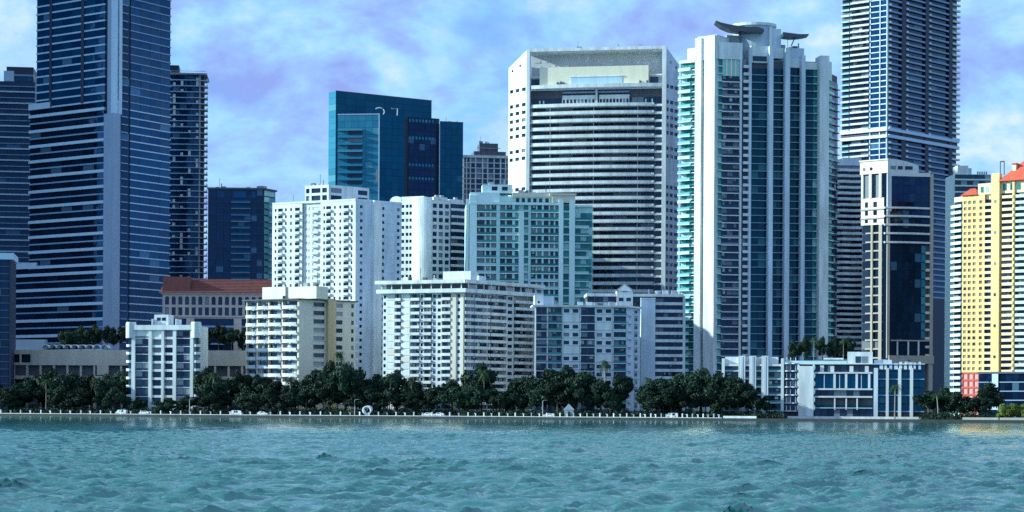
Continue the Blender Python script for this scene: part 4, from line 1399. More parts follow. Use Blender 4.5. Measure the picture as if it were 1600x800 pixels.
def finned_tower():
    Y = 852
    T = Thing('finned_glass_tower', 'tall green glass condominium with white vertical fins and dark wings on its roof', 'skyscraper', gx(1180, Y), Y)
    # left lit wing and main front
    fl, fr = two_face(T, 1121, Y, 1059, -38, 1291, 9)
    zt = zz(1121, 92, Y)
    body2(T, fl, fr, GZ, zt, CONCD, 1.6)
    fh = 11.6 / F * Y
    ns = int((zt - GZ) / fh)
    zs = [zt - fh * (i + 1) for i in range(ns)]
    # --- left wing: glass balconies, then two white fins
    a, b = fl.u(1060), fl.u(1087)
    fl.panes(G_GREEN, a + .3, b, zs, fh - .5, -1.3, 3, .35)
    fl.balconies(MINTW, a - .3, fl.u(1078), zs, 1.8, -.9, .35, 1.0, rmat=G_RAIL)
    fl.balconies(WHITE2, fl.u(1078.3), fl.u(1088), zs, 1.1, -.9, .3, .8, rmat=G_DARK, name='inner_balcony')
    fl.box('fin', WHITE, fl.u(1089), fl.u(1098.5), GZ, zz(1094, 57, Y), -2, 2.6)
    fl.box('fin', WHITE, fl.u(1102.5), fl.u(1119), GZ, zz(1110, 55, Y), -2, 2.2)
    fl.box('fin_recess', G_NAVY, fl.u(1098.6), fl.u(1102.4), GZ, zz(1100, 64, Y), -1.5, .5)
    fl.box('crown_block', PALEY, fl.u(1073), fl.u(1089), zt - .1, zz(1080, 70, Y), -10, .4)
    fl.box('crown_block', WHITE, fl.u(1091), fl.u(1121), zt, zz(1100, 54.5, Y), -9, 1.6)
    fl.box('top_railing', MINTW, fl.u(1060), fl.u(1073), zt, zt + 1.2, -6, .3)
    # --- front
    def bays(p0, p1, gm, k, slabm=None, zz_=None, hs=.35, dd=.25):
        z_ = zs if zz_ is None else zz_
        fr.panes(gm, fr.u(p0), fr.u(p1), z_, fh - .4, -1.2, k, .35)
        if slabm: fr.bands('floor_slab', slabm, fr.u(p0), fr.u(p1), z_, hs, -1.5, dd)
    bays(1121.5, 1127.5, G_GREEN, 1, MINTW)
    z2 = [z for z in zs if z < zz(1140, 118, Y)]
    bays(1127.5, 1154, G_DARK, 3)
    fr.balconies(WHITE2, fr.u(1127), fr.u(1154), z2, 1.7, -1.0, .42, .85, rmat=G_DARK)
    fr.box('crown_glass', G_GREEN, fr.u(1127.5), fr.u(1154), zz(1140, 118, Y), zt, -1.4, -.3)
    for p in (1133, 1140, 1147): fr.box('crown_mullion', PALEY, fr.u(p), fr.u(p + 1.6), zz(1140, 118, Y), zt, -1.4, .1)
    fr.box('crown_block', WHITE, fr.u(1121), fr.u(1158), zt, zz(1140, 66, Y), -9, .3)
    fr.box('pier', WHITE2, fr.u(1154.3), fr.u(1157.5), GZ, zt, -1.6, .3)
    bays(1157.6, 1166, G_DARK, 1)
    fr.balconies(WHITE2, fr.u(1160), fr.u(1171.5), zs, 1.4, -.9, .35, .9)
    fr.box('fin', LILAC, fr.u(1168.5), fr.u(1171.8), GZ, zz(1170, 73, Y), -1.6, 1.0)
    top2 = zz(1200, 96, Y)
    zs2 = [z for z in zs if z < top2 - fh]
    for p0, p1 in ((1172, 1198), (1204.5, 1223), (1230.5, 1248.5), (1254.5, 1270)):
        bays(p0, p1, G_SEA, 2, BANDD if p0 in (1172, 1254.5) else CONC, zs2, .32, -.3 if p0 == 1172 else .1)
    for p0, p1, py in ((1198.2, 1204.4, 71), (1223.2, 1230.4, 73), (1248.6, 1254.4, 84)):
        fr.box('fin', LILAC, fr.u(p0), fr.u(p1), GZ, zz(p0, py, Y), -1.6, 2.4)
    fr.box('crown_panel', WHITE, fr.u(1172), fr.u(1198), zz(1185, 96, Y), zz(1185, 70, Y), -6, .2)
    fr.box('crown_glass', G_DARK, fr.u(1174), fr.u(1196), zz(1185, 94, Y), zz(1185, 86, Y), .2, .3)
    fr.box('crown_panel', WHITE2, fr.u(1204.5), fr.u(1223), zz(1185, 88, Y), zz(1185, 72, Y), -6, -.3)
    fr.box('crown_panel', WHITE2, fr.u(1230.5), fr.u(1248.4), zz(1240, 102, Y), zz(1240, 88, Y), -6, -.2)
    fr.box('crown_panel', WHITE2, fr.u(1254.5), fr.u(1276), zz(1240, 104, Y), zz(1240, 93, Y), -6, -.2)
    bays(1270, 1276, G_GREEN, 1, MINT, zs2)
    fr.box('fin', WHITE, fr.u(1276.4), fr.u(1290.5), GZ, zz(1283, 84, Y), -4, 3.2)
    # --- right end
    e = Face(T, fr.pt(fr.L), R(62), 0); e.L = e.u(1311)
    body1(T, e, 14, GZ, zz(1300, 105, Y), CONCD, 1.4)
    zs3 = [z for z in zs if z < zz(1300, 118, Y)]
    e.panes(G_GREEN, .5, e.L * .55, zs3, fh - .5, -1.0, 2, .4)
    e.panes(G_NAVY, e.L * .55, e.L, zs3, fh - .5, -1.0, 3, .4)
    e.balconies(MINT, .4, e.L * .5, zs3, 1.3, -.9, .35, .8, rmat=G_GREEN)
    e.bands('floor_slab', BANDD, e.L * .5, e.L, zs3, .3, -1.2, .1)
    e.box('crown_panel', WHITE, 0, e.L * .45, zz(1300, 118, Y), zz(1300, 88, Y), -5, -.6)
    # --- roof
    fr.box('roof_slab', CONC, 1, fr.L - 4, zt, zt + .6, -26, -2)
    pc = fr.pt(fr.u(1188), -12)
    zr = zz(1190, 70, Y + 10); zc = zz(1190, 36, Y + 10)
    n = 28
    el = [(pc.x + 9.6 * math.cos(2 * math.pi * t / n), pc.y + 7 * math.sin(2 * math.pi * t / n)) for t in range(n)]
    T.mesh('roof_drum', MB().prism(el, zt + .5, zc - 1.2), paint('grey_blue_metal', (0.42, 0.50, 0.60), rough=.5))
    el2 = [(pc.x + 10.1 * math.cos(2 * math.pi * t / n), pc.y + 7.5 * math.sin(2 * math.pi * t / n)) for t in range(n)]
    T.mesh('drum_cap', MB().prism(el2, zc - 1.2, zc), WHITE)
    fr.box('roof_tower', WHITE, fr.u(1205), fr.u(1209.5), zt + .6, zz(1207, 38, Y + 4), -7, -5)
    fr.box('roof_tower', LILAC, fr.u(1210), fr.u(1224), zt + .6, zz(1207, 41, Y + 4), -14, -5.5)
    fr.box('roof_plant_room', LILAC, fr.u(1226), fr.u(1262), zt + .5, zz(1240, 72, Y + 8), -16, -7)
    fr.box('roof_plant_room', CONC, fr.u(1140), fr.u(1160), zt + .5, zz(1150, 55, Y + 8), -16, -7)
    # dark upswept wings
    def wing(pts, half):
        m = MB(); n = len(pts)
        v = []
        for (px, py, th) in pts:
            x = gx(px, Y + 6, py); z = zz(px, py, Y + 6)
            v += [(x, Y + 6 - half, z + th), (x, Y + 6 + half, z + th), (x, Y + 6 + half, z - th), (x, Y + 6 - half, z - th)]
        f_ = []
        for i in range(n - 1):
            for k in range(4): f_.append((4 * i + k, 4 * i + (k + 1) % 4, 4 * i + 4 + (k + 1) % 4, 4 * i + 4 + k))
        f_ += [(3, 2, 1, 0), tuple(4 * (n - 1) + k for k in range(4))]
        return m.add(v, f_)
    T.mesh('roof_wing', wing([(1117, 35.5, .2), (1126, 40.5, .7), (1138, 44.5, 1.1), (1152, 47, 1.2), (1168, 48, 1.1), (1182, 48, 1.0), (1192, 50, .6)], 4.0), STEEL)
    T.mesh('roof_wing', wing([(1222, 55.5, .9), (1234, 57, .9), (1246, 57.5, .6), (1255, 57, .4), (1262, 56, .2)], 3.5), STEEL)
    T.mesh('wing_strut', MB().tube([(gx(1150, Y + 6), Y + 6, zz(1150, 48, Y + 6)), (gx(1158, Y + 6), Y + 6, zz(1158, 60, Y + 6))], [.25, .25], 6), STEEL)
    T.mesh('wing_strut', MB().tube([(gx(1240, Y + 6), Y + 6, zz(1240, 58, Y + 6)), (gx(1234, Y + 6), Y + 6, zz(1234, 72, Y + 6))], [.25, .25], 6), STEEL)
    blinds(fr, fr.u(1127.5), fr.u(1154), z2, fh, -1.18, .25, 3)
    clutter(fr, fr.u(1226), fr.u(1262), zz(1240, 72, Y + 8), -15, -8, 4, 24)
    T.done()


def tallest_right_tower():
    Y = 1090
    T = Thing('balconied_skyscraper', 'very tall blue tower with rows of small balconies, cut by the top edge at right', 'skyscraper', gx(1385, Y), Y)
    fl, fr = two_face(T, 1385.5, Y, 1312, -38, 1495.5, 44)
    zt = zz(1385, -210, Y)
    body2(T, fl, fr, GZ, zt, NAVY, 1.5)
    fh = 9.1 / F * Y
    zm0, zm1 = zz(1385, 214, Y), zz(1385, 199, Y)
    zlow = zz(1385, 470, Y)
    allz = []
    z = zm0 - fh
    while z > zlow: allz.append(z); z -= fh
    z = zm1
    while z < zt - fh: allz.append(z); z += fh
    vis = sorted(z for z in allz if z < zz(1385, -30, Y))
    allz = vis + []
    # left face
    fl.panes(G_DARK, fl.u(1313), fl.u(1357), allz, fh - .5, -1.1, 3, .4)
    fl.balconies(WHITE2, fl.u(1312.5), fl.u(1325.5), allz, 1.5, -.9, .3, .8, rmat=G_RAIL)
    fl.balconies(WHITE, fl.u(1327.5), fl.u(1356.5), allz, 1.9, -.9, .3, .75)
    fl.panes(G_BLUE, fl.u(1358.5), fl.u(1384.5), allz, fh - .7, -.2, 3, .6)
    fl.bands('spandrel', WHITE2, fl.u(1358), fl.u(1384.8), allz, .6, -1.2, .1)
    for p in (1357.3, 1372.5, 1383.3): fl.box('frame_pier', BAND, fl.u(p), fl.u(p + 1.4), GZ, zt, -1.2, .3)
    # right face
    for a, b in ((1387, 1406.5), (1413.5, 1443.5), (1449, 1480.5)):
        fr.panes(G_NAVY, fr.u(a), fr.u(b), allz, fh - .4, -1.1, 2, .35)
        fr.balconies(BANDD, fr.u(a) + 1.8, fr.u(b), allz, 1.1, -.9, .3, .7)
        for z in allz:
            fr.box('balcony_end', WHITE2, fr.u(a), fr.u(a) + 1.7, z - .2, z + .95, -.9, .8)
    for a, b in ((1407, 1413), (1444, 1448.6), (1481, 1485.5)):
        fr.box('pier', NAVY, fr.u(a), fr.u(b), GZ, zt, -1.4, .2)
    fr.panes(G_DARK, fr.u(1486), fr.L, allz, fh - .4, -1.1, 1, .35)
    fr.balconies(WHITE2, fr.u(1486), fr.L + 1.2, allz, 1.6, -.9, .3, .8, name='corner_balcony')
    # plant storey marked by two pale bands
    for f_, m in ((fl, WHITE), (fr, BAND)):
        f_.box('plant_band', m, 0, f_.L, zm0 - .3, zm0 + 1.5, -1.3, 1.1)
        f_.box('plant_band', m, 0, f_.L, zm1 - 1.9, zm1 - .25, -1.3, 1.1)
        f_.box('plant_louvre', NAVY, .2, f_.L - .2, zm0 + 1.5, zm1 - 1.9, -1.2, -.2)
    # podium
    fr.box('podium_wall', NAVY, fr.u(1440), fr.u(1487), GZ, zz(1470, 462, Y), -1.5, 2.0)
    fl.box('podium_wall', NAVY, 0, fl.L, GZ, zlow - .2, -1.5, .4)
    blinds(fl, fl.u(1327.5), fl.u(1356.5), allz, fh, -1.08, .3, 3)
    T.done()


def wave_slab_block():
    Y = 965
    T = Thing('wavy_striped_tower', 'white striped tower of wavy balcony slabs squeezed beside the beige glass tower', 'apartment tower', gx(1330, Y), Y)
    f = one_face(T, 1304, Y, 1358, 4)
    zt = f.z(258)
    body1(T, f, 20, GZ, zt, CONC, 2.4)
    fh = 9.0 / F * Y
    zs = [zt - fh * (i + 1) for i in range(int((zt - GZ - 10) / fh))]
    f.panes(G_DARK, .3, f.L, zs, fh - .6, -2.2, 4, .4)
    W = f.L
    def wave():
        n = 16
        pr = [(-W / 2 + W * t / n, -.9 - .8 * math.sin(t / n * math.pi * 3) - .5 * math.sin(t / n * math.pi)) for t in range(n + 1)]
        return MB().prism(pr + [(W / 2, 2.2), (-W / 2, 2.2)], 0, 1.25)
    for z in zs: f.local('balcony', wave, WHITE, W / 2, 0, z - .3, W, key=round(W, 2))
    f.box('roof_lantern', LILAC, f.u(1316), f.u(1346), zt, f.z(246), -14, -1)
    f.box('roof_lantern', WHITE2, f.u(1307), f.u(1318), zt, f.z(249), -12, -.5)
    T.done()


def beige_glass_tower():
    Y = 905
    T = Thing('beige_glass_tower', 'beige-framed tower with a large dark glass front and pale curved crown', 'office tower', gx(1385, Y), Y)
    fl, fr = two_face(T, 1385, Y, 1345, -38, 1457, 10)
    zt = zz(1385, 270, Y)
    body2(T, fl, fr, GZ, zt, CONCD, 1.0)
    # crown
    zc = zz(1365, 248, Y)
    fl.box('crown', PALEY, -.4, fl.L + .6, zt, zc - .6, -11, .6)
    fl.box('crown_cap', PALEY, -.8, fl.L + .8, zc - .6, zc, -11, 1.1)
    for p in (1350, 1361): fl.local('round_window', lambda: MB().prism_xz([(.8 * math.cos(t * math.pi / 6), .8 * math.sin(t * math.pi / 6)) for t in range(12)], -.08, .1), G_DARK, fl.u(p), .62, zz(p, 262, Y), 1, key='rw')
    W = fr.u(1434) - fr.u(1387)
    n = 12
    pr = [(W * t / n, (zc - zt) * (1 - .45 * (t / n) ** 2)) for t in range(n + 1)]
    fr.local('crown', MB().prism_xz([(0, 0), (W, 0)] + pr[::-1], -.4, 8), WHITE, fr.u(1387), 0, zt)
    for a, b in ((1390, 1398.5), (1401.5, 1409), (1412.5, 1424.5)): fr.box('crown_opening', G_DARK, fr.u(a), fr.u(b), zz(1400, 264.5, Y), zz(1400, 259, Y), .38, .48)
    # left face
    def lz(py): return zz(1365, py, Y)
    for a, b in ((1345.5, 1348.5), (1357.5, 1361.5), (1373, 1377)): fl.box('pier', WHITE, fl.u(a), fl.u(b), lz(308), zt, -1, .5)
    fl.panes(G_HOME, fl.u(1348.6), fl.u(1357.4), [lz(308)], lz(272) - lz(308), -.2, 1)
    fl.panes(G_HOME, fl.u(1361.6), fl.u(1372.9), [lz(308)], lz(272) - lz(308), -.2, 2)
    fl.punched(PALEY, G_DARK, 0, fl.L - 1.5, lz(350), lz(308) - .02, [(fl.u(1351), fl.u(1356) - fl.u(1351)), (fl.u(1364), fl.u(1370) - fl.u(1364))], [(lz(347), 2.4), (lz(335), 2.4), (lz(322.5), 2.6)], .4, .2)
    fl.box('string_course', CONC, -.2, fl.L - 1.3, lz(327), lz(325), -.5, .6)
    fl.box('string_course', CONC, -.2, fl.L - 1.3, lz(341), lz(339), -.5, .6)
    for a, b in ((1360.5, 1363.5), (1373, 1378)): fl.box('pier', BEIGE, fl.u(a), fl.u(b), GZ, lz(350), -1, .4)
    fh = 14.0 / F * Y
    z = lz(350)
    zs = []
    while z > GZ + 3: z -= fh; zs.append(z)
    fl.panes(G_DARK, fl.u(1346), fl.L - .5, zs, fh - .5, -.6, 3, .3)
    fl.bands('floor_beam', BEIGE, fl.u(1352), fl.u(1379), zs, .7, -.9, .1)
    fl.box('corner_recess', G_NAVY, fl.u(1378), fl.L - .1, GZ, zt - .1, -1, -.1)
    # front
    fr.box('pier', WHITE2, fr.u(1385), fr.u(1391.5), zz(1390, 330, Y), zt, -1, .7)
    fr.box('pier', BEIGE, fr.u(1385.2), fr.u(1389.5), zz(1390, 560, Y), zz(1390, 330, Y), -1, .6)
    fr.box('pier', BEIGE, fr.u(1452.3), fr.L, GZ, zt - .02, -1, .7)
    fr.box('top_rail', GREYP, fr.u(1391.6), fr.u(1452.2), zz(1420, 275, Y), zt + .4, -1, .5)
    gz, gh = fr.floors(zz(1420, 556, Y), zz(1420, 275, Y), 4.1)
    fr.panes(G_NAVY, fr.u(1392), fr.u(1439), gz, gh - .1, -.3, 5, .05, .1)
    top_ = [z for z in gz if z > zz(1420, 384, Y)]
    low_ = [z for z in gz if z <= zz(1420, 384, Y)]
    fr.panes(G_NAVY, fr.u(1439), fr.u(1452), top_, gh - .1, -.3, 1, .05, .1)
    fr.panes(G_TEALL, fr.u(1439.4), fr.u(1446), low_, gh - .5, -.1, 1, .2)
    fr.balconies(CREAM, fr.u(1445.5), fr.u(1452), low_, 1.0, -.4, .3, .9)
    # curved pale bands across the glass
    W = fr.u(1452.5) - fr.u(1381)
    def arc():
        n = 12
        p_ = [(-W / 2 + W * t / n, -.6 - 1.6 * math.sin(math.pi * t / n)) for t in range(n + 1)]
        return MB().prism(p_ + [(W / 2, .3), (-W / 2, .3)], 0, .85)
    for py in (326, 339, 352.5, 366, 380): fr.local('curved_band', arc, WHITE2, (fr.u(1452.5) + fr.u(1381)) / 2, -.1, zz(1420, py, Y), W, key='arc')
    # base
    fr.box('base_band', BEIGE, fr.u(1388), fr.L + .3, zz(1420, 568, Y), zz(1420, 555.5, Y), -1, 1.6)
    fr.panes(G_NAVY, fr.u(1391), fr.u(1452), [zz(1420, 555, Y)], zz(1420, 533, Y) - zz(1420, 555, Y), .05, 4)
    for p in (1401, 1418, 1434): fr.box('base_mullion', WHITE2, fr.u(p), fr.u(p + 2.2), zz(1420, 555, Y), zz(1420, 533, Y), .05, .6)
    fr.box('base_beam', BEIGE, fr.u(1391.6), fr.u(1452.2), zz(1420, 533, Y), zz(1420, 531, Y), -.3, .7)
    for p in (1392, 1420, 1450): fr.box('base_column', BEIGE, fr.u(p), fr.u(p + 6), GZ, zz(1420, 568, Y), -1, 1.2)
    clutter(fr, fr.u(1392), fr.u(1450), zt, -12, -6, 5, 23)
    T.done()


def low_modern_block():
    T = Thing('low_modern_block', 'low white modern waterfront building with wide pillars, before the finned tower', 'building', gx(1280, 728), 728)
    f = one_face(T, 1128.5, 742, 1446, -11)
    def z(py, px): return f.z(py, f.u(px))
    zt = f.z(568)
    body1(T, f, 14, GZ, zt - .3, CONCD, 2.0)
    fh = 12.6 / F * 730
    zs = [zt - fh * (i + 1) for i in range(6)]
    zs = [q for q in zs if q > GZ]
    # left part: wide pillars before open balconies
    a, b = f.u(1133), f.u(1221)
    f.panes(G_DARK, a, b, zs, fh - .5, -1.8, 8, .25)
    f.bands('floor_slab', WHITE2, a, b, zs, .35, -1.9, -.35)
    f.bands('railing', G_GREEN, a, b, zs, .7, -.75, -.65, .36)
    for p0, p1, top in ((1128.6, 1133, 560), (1154.5, 1165, 556), (1171.5, 1182, 556), (1190.5, 1201, 556), (1221, 1225.5, 560)):
        f.box('pillar', WHITE, f.u(p0), f.u(p1), GZ, z(top, p0), -1.9, .5)
    for p0 in (1158, 1175, 1194): f.box('pillar_groove', LILAC, f.u(p0), f.u(p0 + 3.4), GZ, z(557, p0), .45, .62)
    f.box('roof_beam', WHITE, f.u(1133), f.u(1221), z(572, 1180), z(569, 1180), -1.9, .1)
    f.box('roof_wall', WHITE2, f.u(1133), f.u(1216), z(569, 1180), z(557.5, 1180), -4, -2)
    # narrow stack of curved balconies
    a, b = f.u(1227), f.u(1247)
    f.panes(G_DARK, a, b, zs, fh - .5, -1.5, 2, .25)
    W = b - a
    def lobes():
        n = 12
        return MB().prism([(-W / 2 + W * t / n, -.7 - .6 * abs(math.sin(t / n * math.pi * 2))) for t in range(n + 1)] + [(W / 2, 1.2), (-W / 2, 1.2)], 0, .35)
    for q in zs + [zt - .1]:
        f.local('balcony', lobes, WHITE, (a + b) / 2, -.4, q, 4, key='x')
        for p in (1229, 1235, 1243): f.box('balcony_divider', WHITE2, f.u(p), f.u(p + 1.3), q + .35, q + fh * .8, -1.4, -.8)
    # plain white wall with scalloped edges
    u0, u1 = f.u(1248.5), f.u(1272)
    f.box('blank_wall', WHITE, u0, u1, GZ, z(572, 1260), -3, .7)
    n = 9
    def knob(): return MB().prism_xz([(.55 * math.cos(2 * math.pi * t / n), 1.25 * math.sin(2 * math.pi * t / n)) for t in range(n)], -.5, 1.5)
    for q in zs:
        f.local('scallop', knob, WHITE, u0 - .05, .1, q + fh / 2, 1, key='k'); f.local('scallop', knob, WHITE, u1 + .05, .1, q + fh / 2, 1, key='k')
    # glazed middle
    a, b = f.u(1273.5), f.u(1364)
    f.panes(G_DARK, a, b, [GZ + .2, z(607, 1320), z(619, 1320) - .2], 4.2, -1.2, 9)
    f.panes(G_TEAL, a, b, [z(606, 1320)], z(585, 1320) - z(606, 1320), -.9, 8)
    f.panes(G_HOME, a, b, [z(581, 1320)], z(571, 1320) - z(581, 1320), -1.4, 9)
    for py in (582.5, 608, 620): f.box('floor_band', WHITE2, a, b, z(py + 1.3, 1320), z(py - 1.2, 1320), -1.6, .25)
    for p in (1303, 1321, 1337.5, 1357): f.box('mullion_panel', WHITE2, f.u(p), f.u(p + 3.6), z(606.5, 1320), z(584, 1320), -1, .1)
    for p in (1304, 1322, 1339): f.box('lower_panel', WHITE2, f.u(p), f.u(p + 2.2), z(640, 1320), z(622, 1320), -1, 0)
    f.box('railing', G_SEA, a, b, z(637, 1320), z(632.5, 1320), -.4, -.3); f.box('floor_band', WHITE2, a, b, z(638, 1320), z(637, 1320), -1.6, .1)
    for p in (1288, 1312, 1346): f.box('mullion_panel', BAND, f.u(p), f.u(p + 1.2), z(607, 1320), z(584, 1320), -1, -.2)
    for p in (1282, 1298, 1328, 1352): f.box('parapet_panel', WHITE2, f.u(p), f.u(p + 6), z(581, 1320), z(570 + p % 3, 1320), -.6, -.3)
    # right part
    a, b = f.u(1366), f.u(1445.5)
    f.panes(G_TEAL, a, b, zs, fh - .6, -1.2, 9, .3)
    f.bands('floor_slab', BANDD, a, b, zs[1::2], .4, -1.6, -.2)
    for p0, p1 in ((1366, 1372.5), (1385, 1389.5), (1404, 1409), (1422.5, 1427.5)): f.box('pillar', LILAC if p0 == 1366 else WHITE2, f.u(p0), f.u(p1), GZ, z(575, p0), -1.4, .5)
    for i in range(9): f.box('roof_screen', random.choice((WHITE2, BAND, LILAC)), f.u(1375 + i * 7.6), f.u(1375 + i * 7.6 + random.uniform(3, 6)), zt - 2.2, zt + random.uniform(-.3, 1.2), -.9, -.5)
    # roof
    f.box('roof_slab', WHITE2, f.u(1225.5), f.L, zt - .3, zt, -14, -.1)
    pv_ = f.box('pavilion', WHITE, f.u(1324.5), f.u(1364), zt, z(549.5, 1340), -8, -2)
    f.box('pavilion_window', G_DARK, f.u(1337), f.u(1345.5), zt + .3, z(556.5, 1340), -2.02, -1.9, parent=pv_)
    f.box('pavilion_window', G_DARK, f.u(1347), f.u(1356), zt + .3, z(556.5, 1340), -2.02, -1.9, parent=pv_)
    f.box('roof_railing', G_RAIL, f.u(1226), f.u(1324), zt, zt + 1.1, -.7, -.6)
    f.box('roof_bar', WHITE, f.u(1287), f.u(1318), zt + 1.6, zt + 2.2, -5, -3)
    f.box('roof_bar', CONCD, f.u(1270), f.u(1316), zt, zt + 1.6, -5, -3.2)
    f.box('roof_wall', LILAC, f.u(1366), f.u(1394), zt, z(562, 1380), -6, -3)
    # terrace wall at the water
    f.box('terrace_wall', WHITE, f.u(1232), f.u(1440), GZ, GZ + .9, 2.2, 2.7)
    clutter(f, f.u(1370), f.u(1440), zt, -10, -3, 7, 26, False)
    blinds(f, f.u(1133), f.u(1221), zs, fh, -1.78, .25, 8)
    T.done()


def yellow_tower():
    Y = 842
    T = Thing('yellow_red_roof_tower', 'bright yellow sunlit tower with red roofs and a red lattice base at the right edge', 'apartment tower', gx(1545, Y), Y)
    fl, fr = two_face(T, 1502.5, Y, 1487.5, -66, 1668, -36)
    zt = zz(1502, 306, Y); zb = zz(1520, 582, Y)
    ztR = zz(1570, 288, Y)
    # body of the main part
    u1 = fr.u(1561)
    P = [fl.pt(0, -1), fl.pt(fl.L, -1) + Vector((.3, .3)), fr.pt(u1, -1.2), fr.pt(u1, -20), fl.pt(0, -14)]
    T.mesh('core', MB().prism([tuple(p) for p in P], GZ, zt - .05), GOLD)
    P = [fr.pt(u1, -1.6), fr.pt(fr.L, -1.6), fr.pt(fr.L, -22), fr.pt(u1, -22)]
    T.mesh('core', MB().prism([tuple(p) for p in P], GZ, ztR), GOLD)
    fh = 9.6 / F * Y
    zs = []
    z = zt - 2
    while z > GZ + 3: z -= fh; zs.append(z)
    hi = [z for z in zs if z > zb - 1]
    lo = [z for z in zs if z <= zb - 1]
    # left return with pale balconies
    fl.panes(G_DARK, .2, fl.L - .2, zs, fh - .6, -.9, 2, .4)
    fl.balconies(MINTW, -.2, fl.L - .1, zs, 1.5, -.8, .3, .95)
    # yellow wall with small windows
    ua, ub = fr.u(1503.2), fr.u(1538)
    fr.punched(YELLOW, G_BLIND, .15, ub, zb, zt, [(fr.u(p) - .7, 1.4) for p in (1507.5, 1514.5, 1522, 1532)], [(z + .9, 1.35) for z in hi], .4, 0)
    # dark balcony column, pier, balcony stack
    fr.panes(G_DARK, ub, fr.u(1549.5), hi, fh - .5, -1.0, 1, .3)
    fr.balconies(GOLD, ub + .1, fr.u(1549.5), hi, 1.2, -.9, .3, .8)
    fr.box('pier', YELLOW, fr.u(1549.6), fr.u(1562), zb - 1, zz(1555, 275, Y), -2, 1.0)
    for z in hi[::5]: fr.box('pier_window', G_HOME, fr.u(1554), fr.u(1557.5), z + .6, z + 1.9, .98, 1.06)
    hr = [z for z in hi] + [zt - 2]
    fr.panes(G_HOME, fr.u(1563), fr.L, hr, fh - .5, -1.3, 8, .35)
    for a, b in ((1563, 1583), (1584, 1606), (1607, 1630), (1631, 1660)):
        fr.balconies(MINTW if a == 1584 else GOLD, fr.u(a) + .8, fr.u(b), hr, 1.5, -1.0, .3, .95)
        fr.box('party_wall', YELLOW, fr.u(b) - .5, fr.u(b) + .4, zb, ztR, -1.5, .2)
    # upper storeys and roofs
    fr.box('upper_wall', GOLD, fr.u(1527), fr.u(1549), zt, zz(1540, 289, Y), -9, -.3)
    for p in (1531, 1539): fr.box('upper_window', G_GREEN, fr.u(p), fr.u(p + 4.5), zz(1535, 303, Y), zz(1535, 294, Y), -.3, -.2)
    fr.box('upper_wall', GOLD, fr.u(1562.2), fr.L, zt, ztR - .02, -16, -.6)
    for i in range(6): fr.box('upper_window', G_GREEN, fr.u(1566 + i * 11), fr.u(1566 + i * 11 + 5), zz(1575, 302, Y), zz(1575, 292, Y), -.6, -.45)
    def hip(a, b, z0, z1, d0, d1, ridge=.35, name='roof'):
        A = [fr.pt(fr.u(a), d1), fr.pt(fr.u(b), d1), fr.pt(fr.u(b), d0), fr.pt(fr.u(a), d0)]
        w_ = (fr.u(b) - fr.u(a)); dm = (d0 + d1) / 2
        B = [fr.pt(fr.u(a) + w_ * ridge, dm), fr.pt(fr.u(b) - w_ * ridge, dm)]
        T.mesh(name, MB().add([(p.x, p.y, z0) for p in A] + [(p.x, p.y, z1) for p in B], [(0, 1, 5, 4), (1, 2, 5), (2, 3, 4, 5), (3, 0, 4), (3, 2, 1, 0)]), TILER)
    hip(1501, 1527, zt + .02, zz(1512, 294, Y), -9, 1.0)
    hip(1560, 1668, ztR + .02, zz(1600, 248, Y), -17, 1.2, .36)
    fr.box('dormer', GOLD, fr.u(1578), fr.u(1583), ztR + 2, zz(1580, 262, Y), -6, -2.5)
    fr.box('dormer_roof', TILER, fr.u(1577), fr.u(1584), zz(1580, 262, Y), zz(1580, 260, Y), -6, -2)
    fr.box('chimney_frame', STEEL, fr.u(1555), fr.u(1556), zz(1555, 276, Y), zz(1555, 254, Y), -5, -4.6)
    fr.box('chimney_frame', STEEL, fr.u(1561), fr.u(1562), zz(1555, 276, Y), zz(1555, 254, Y), -5, -4.6)
    fr.box('chimney_frame', STEEL, fr.u(1556), fr.u(1561), zz(1555, 256, Y), zz(1555, 254, Y), -5, -4.6)
    # red lattice base
    fr.punched(REDP, paint('pink_infill_panel', (0.74, 0.42, 0.40)), .1, ub, GZ, zb - .05, [(fr.u(p), fr.u(p + 6.5) - fr.u(p)) for p in (1505, 1513.5, 1522, 1530.5)],
               [(zb - 3.0 - 3.2 * i, 2.4) for i in range(7) if zb - 3.0 - 3.2 * i > GZ + .2], .35, -.2)
    # glazed podium, navy standing in for shade on the lower storeys
    fr.box('podium_roof', CONCD, fr.u(1541), fr.L, zb - .8, zb, -2, 9)
    zp, fp = fr.floors(GZ, zb - .8, 4.2)
    pf = Face(T, fr.pt(fr.u(1541), 8.2), fr.th, fr.L - fr.u(1541))
    pf.panes(G_NAVY, .2, pf.L, zp, fp - .3, 0, 12, .15)
    pf.bands('podium_band', BANDD, 0, pf.L, zp, .4, -.3, .15)
    pf.box('podium_core', NAVY, 0, pf.L, GZ, zb - .9, -8, -.2)
    pf.box('podium_pier', BAND, pf.u(1551.5), pf.u(1561), zp[1], zb - .8, -.3, .6)
    T.done()


def pale_block_behind_yellow():
    T = Thing('pale_mint_block', 'pale mint block peeping out behind the yellow tower', 'building', gx(1505, 990), 990)
    f = one_face(T, 1491, 990, 1548, 3)
    zt = f.z(272)
    body1(T, f, 18, GZ, zt, MINTW, .8)
    fh = 3.2
    zs = [zt - fh * (i + 1) for i in range(16)]
    f.panes(G_HOME, .2, f.L, zs, fh - .8, -.5, 6, .6)
    f.bands('floor_band', MINTW, 0, f.L, zs, .7, -.7, .2)
    f.box('roof_tower', WHITE, f.u(1496), f.u(1513), zt, f.z(258.5), -9, -1)
    f.box('roof_tower', G_GREEN, f.u(1513.2), f.u(1519), zt, f.z(262), -8, -2)
    for i in range(5): f.box('roof_vent', CONC, f.u(1530 + i * 3.4), f.u(1531.6 + i * 3.4), zt, f.z(266), -5, -4)
    T.done()


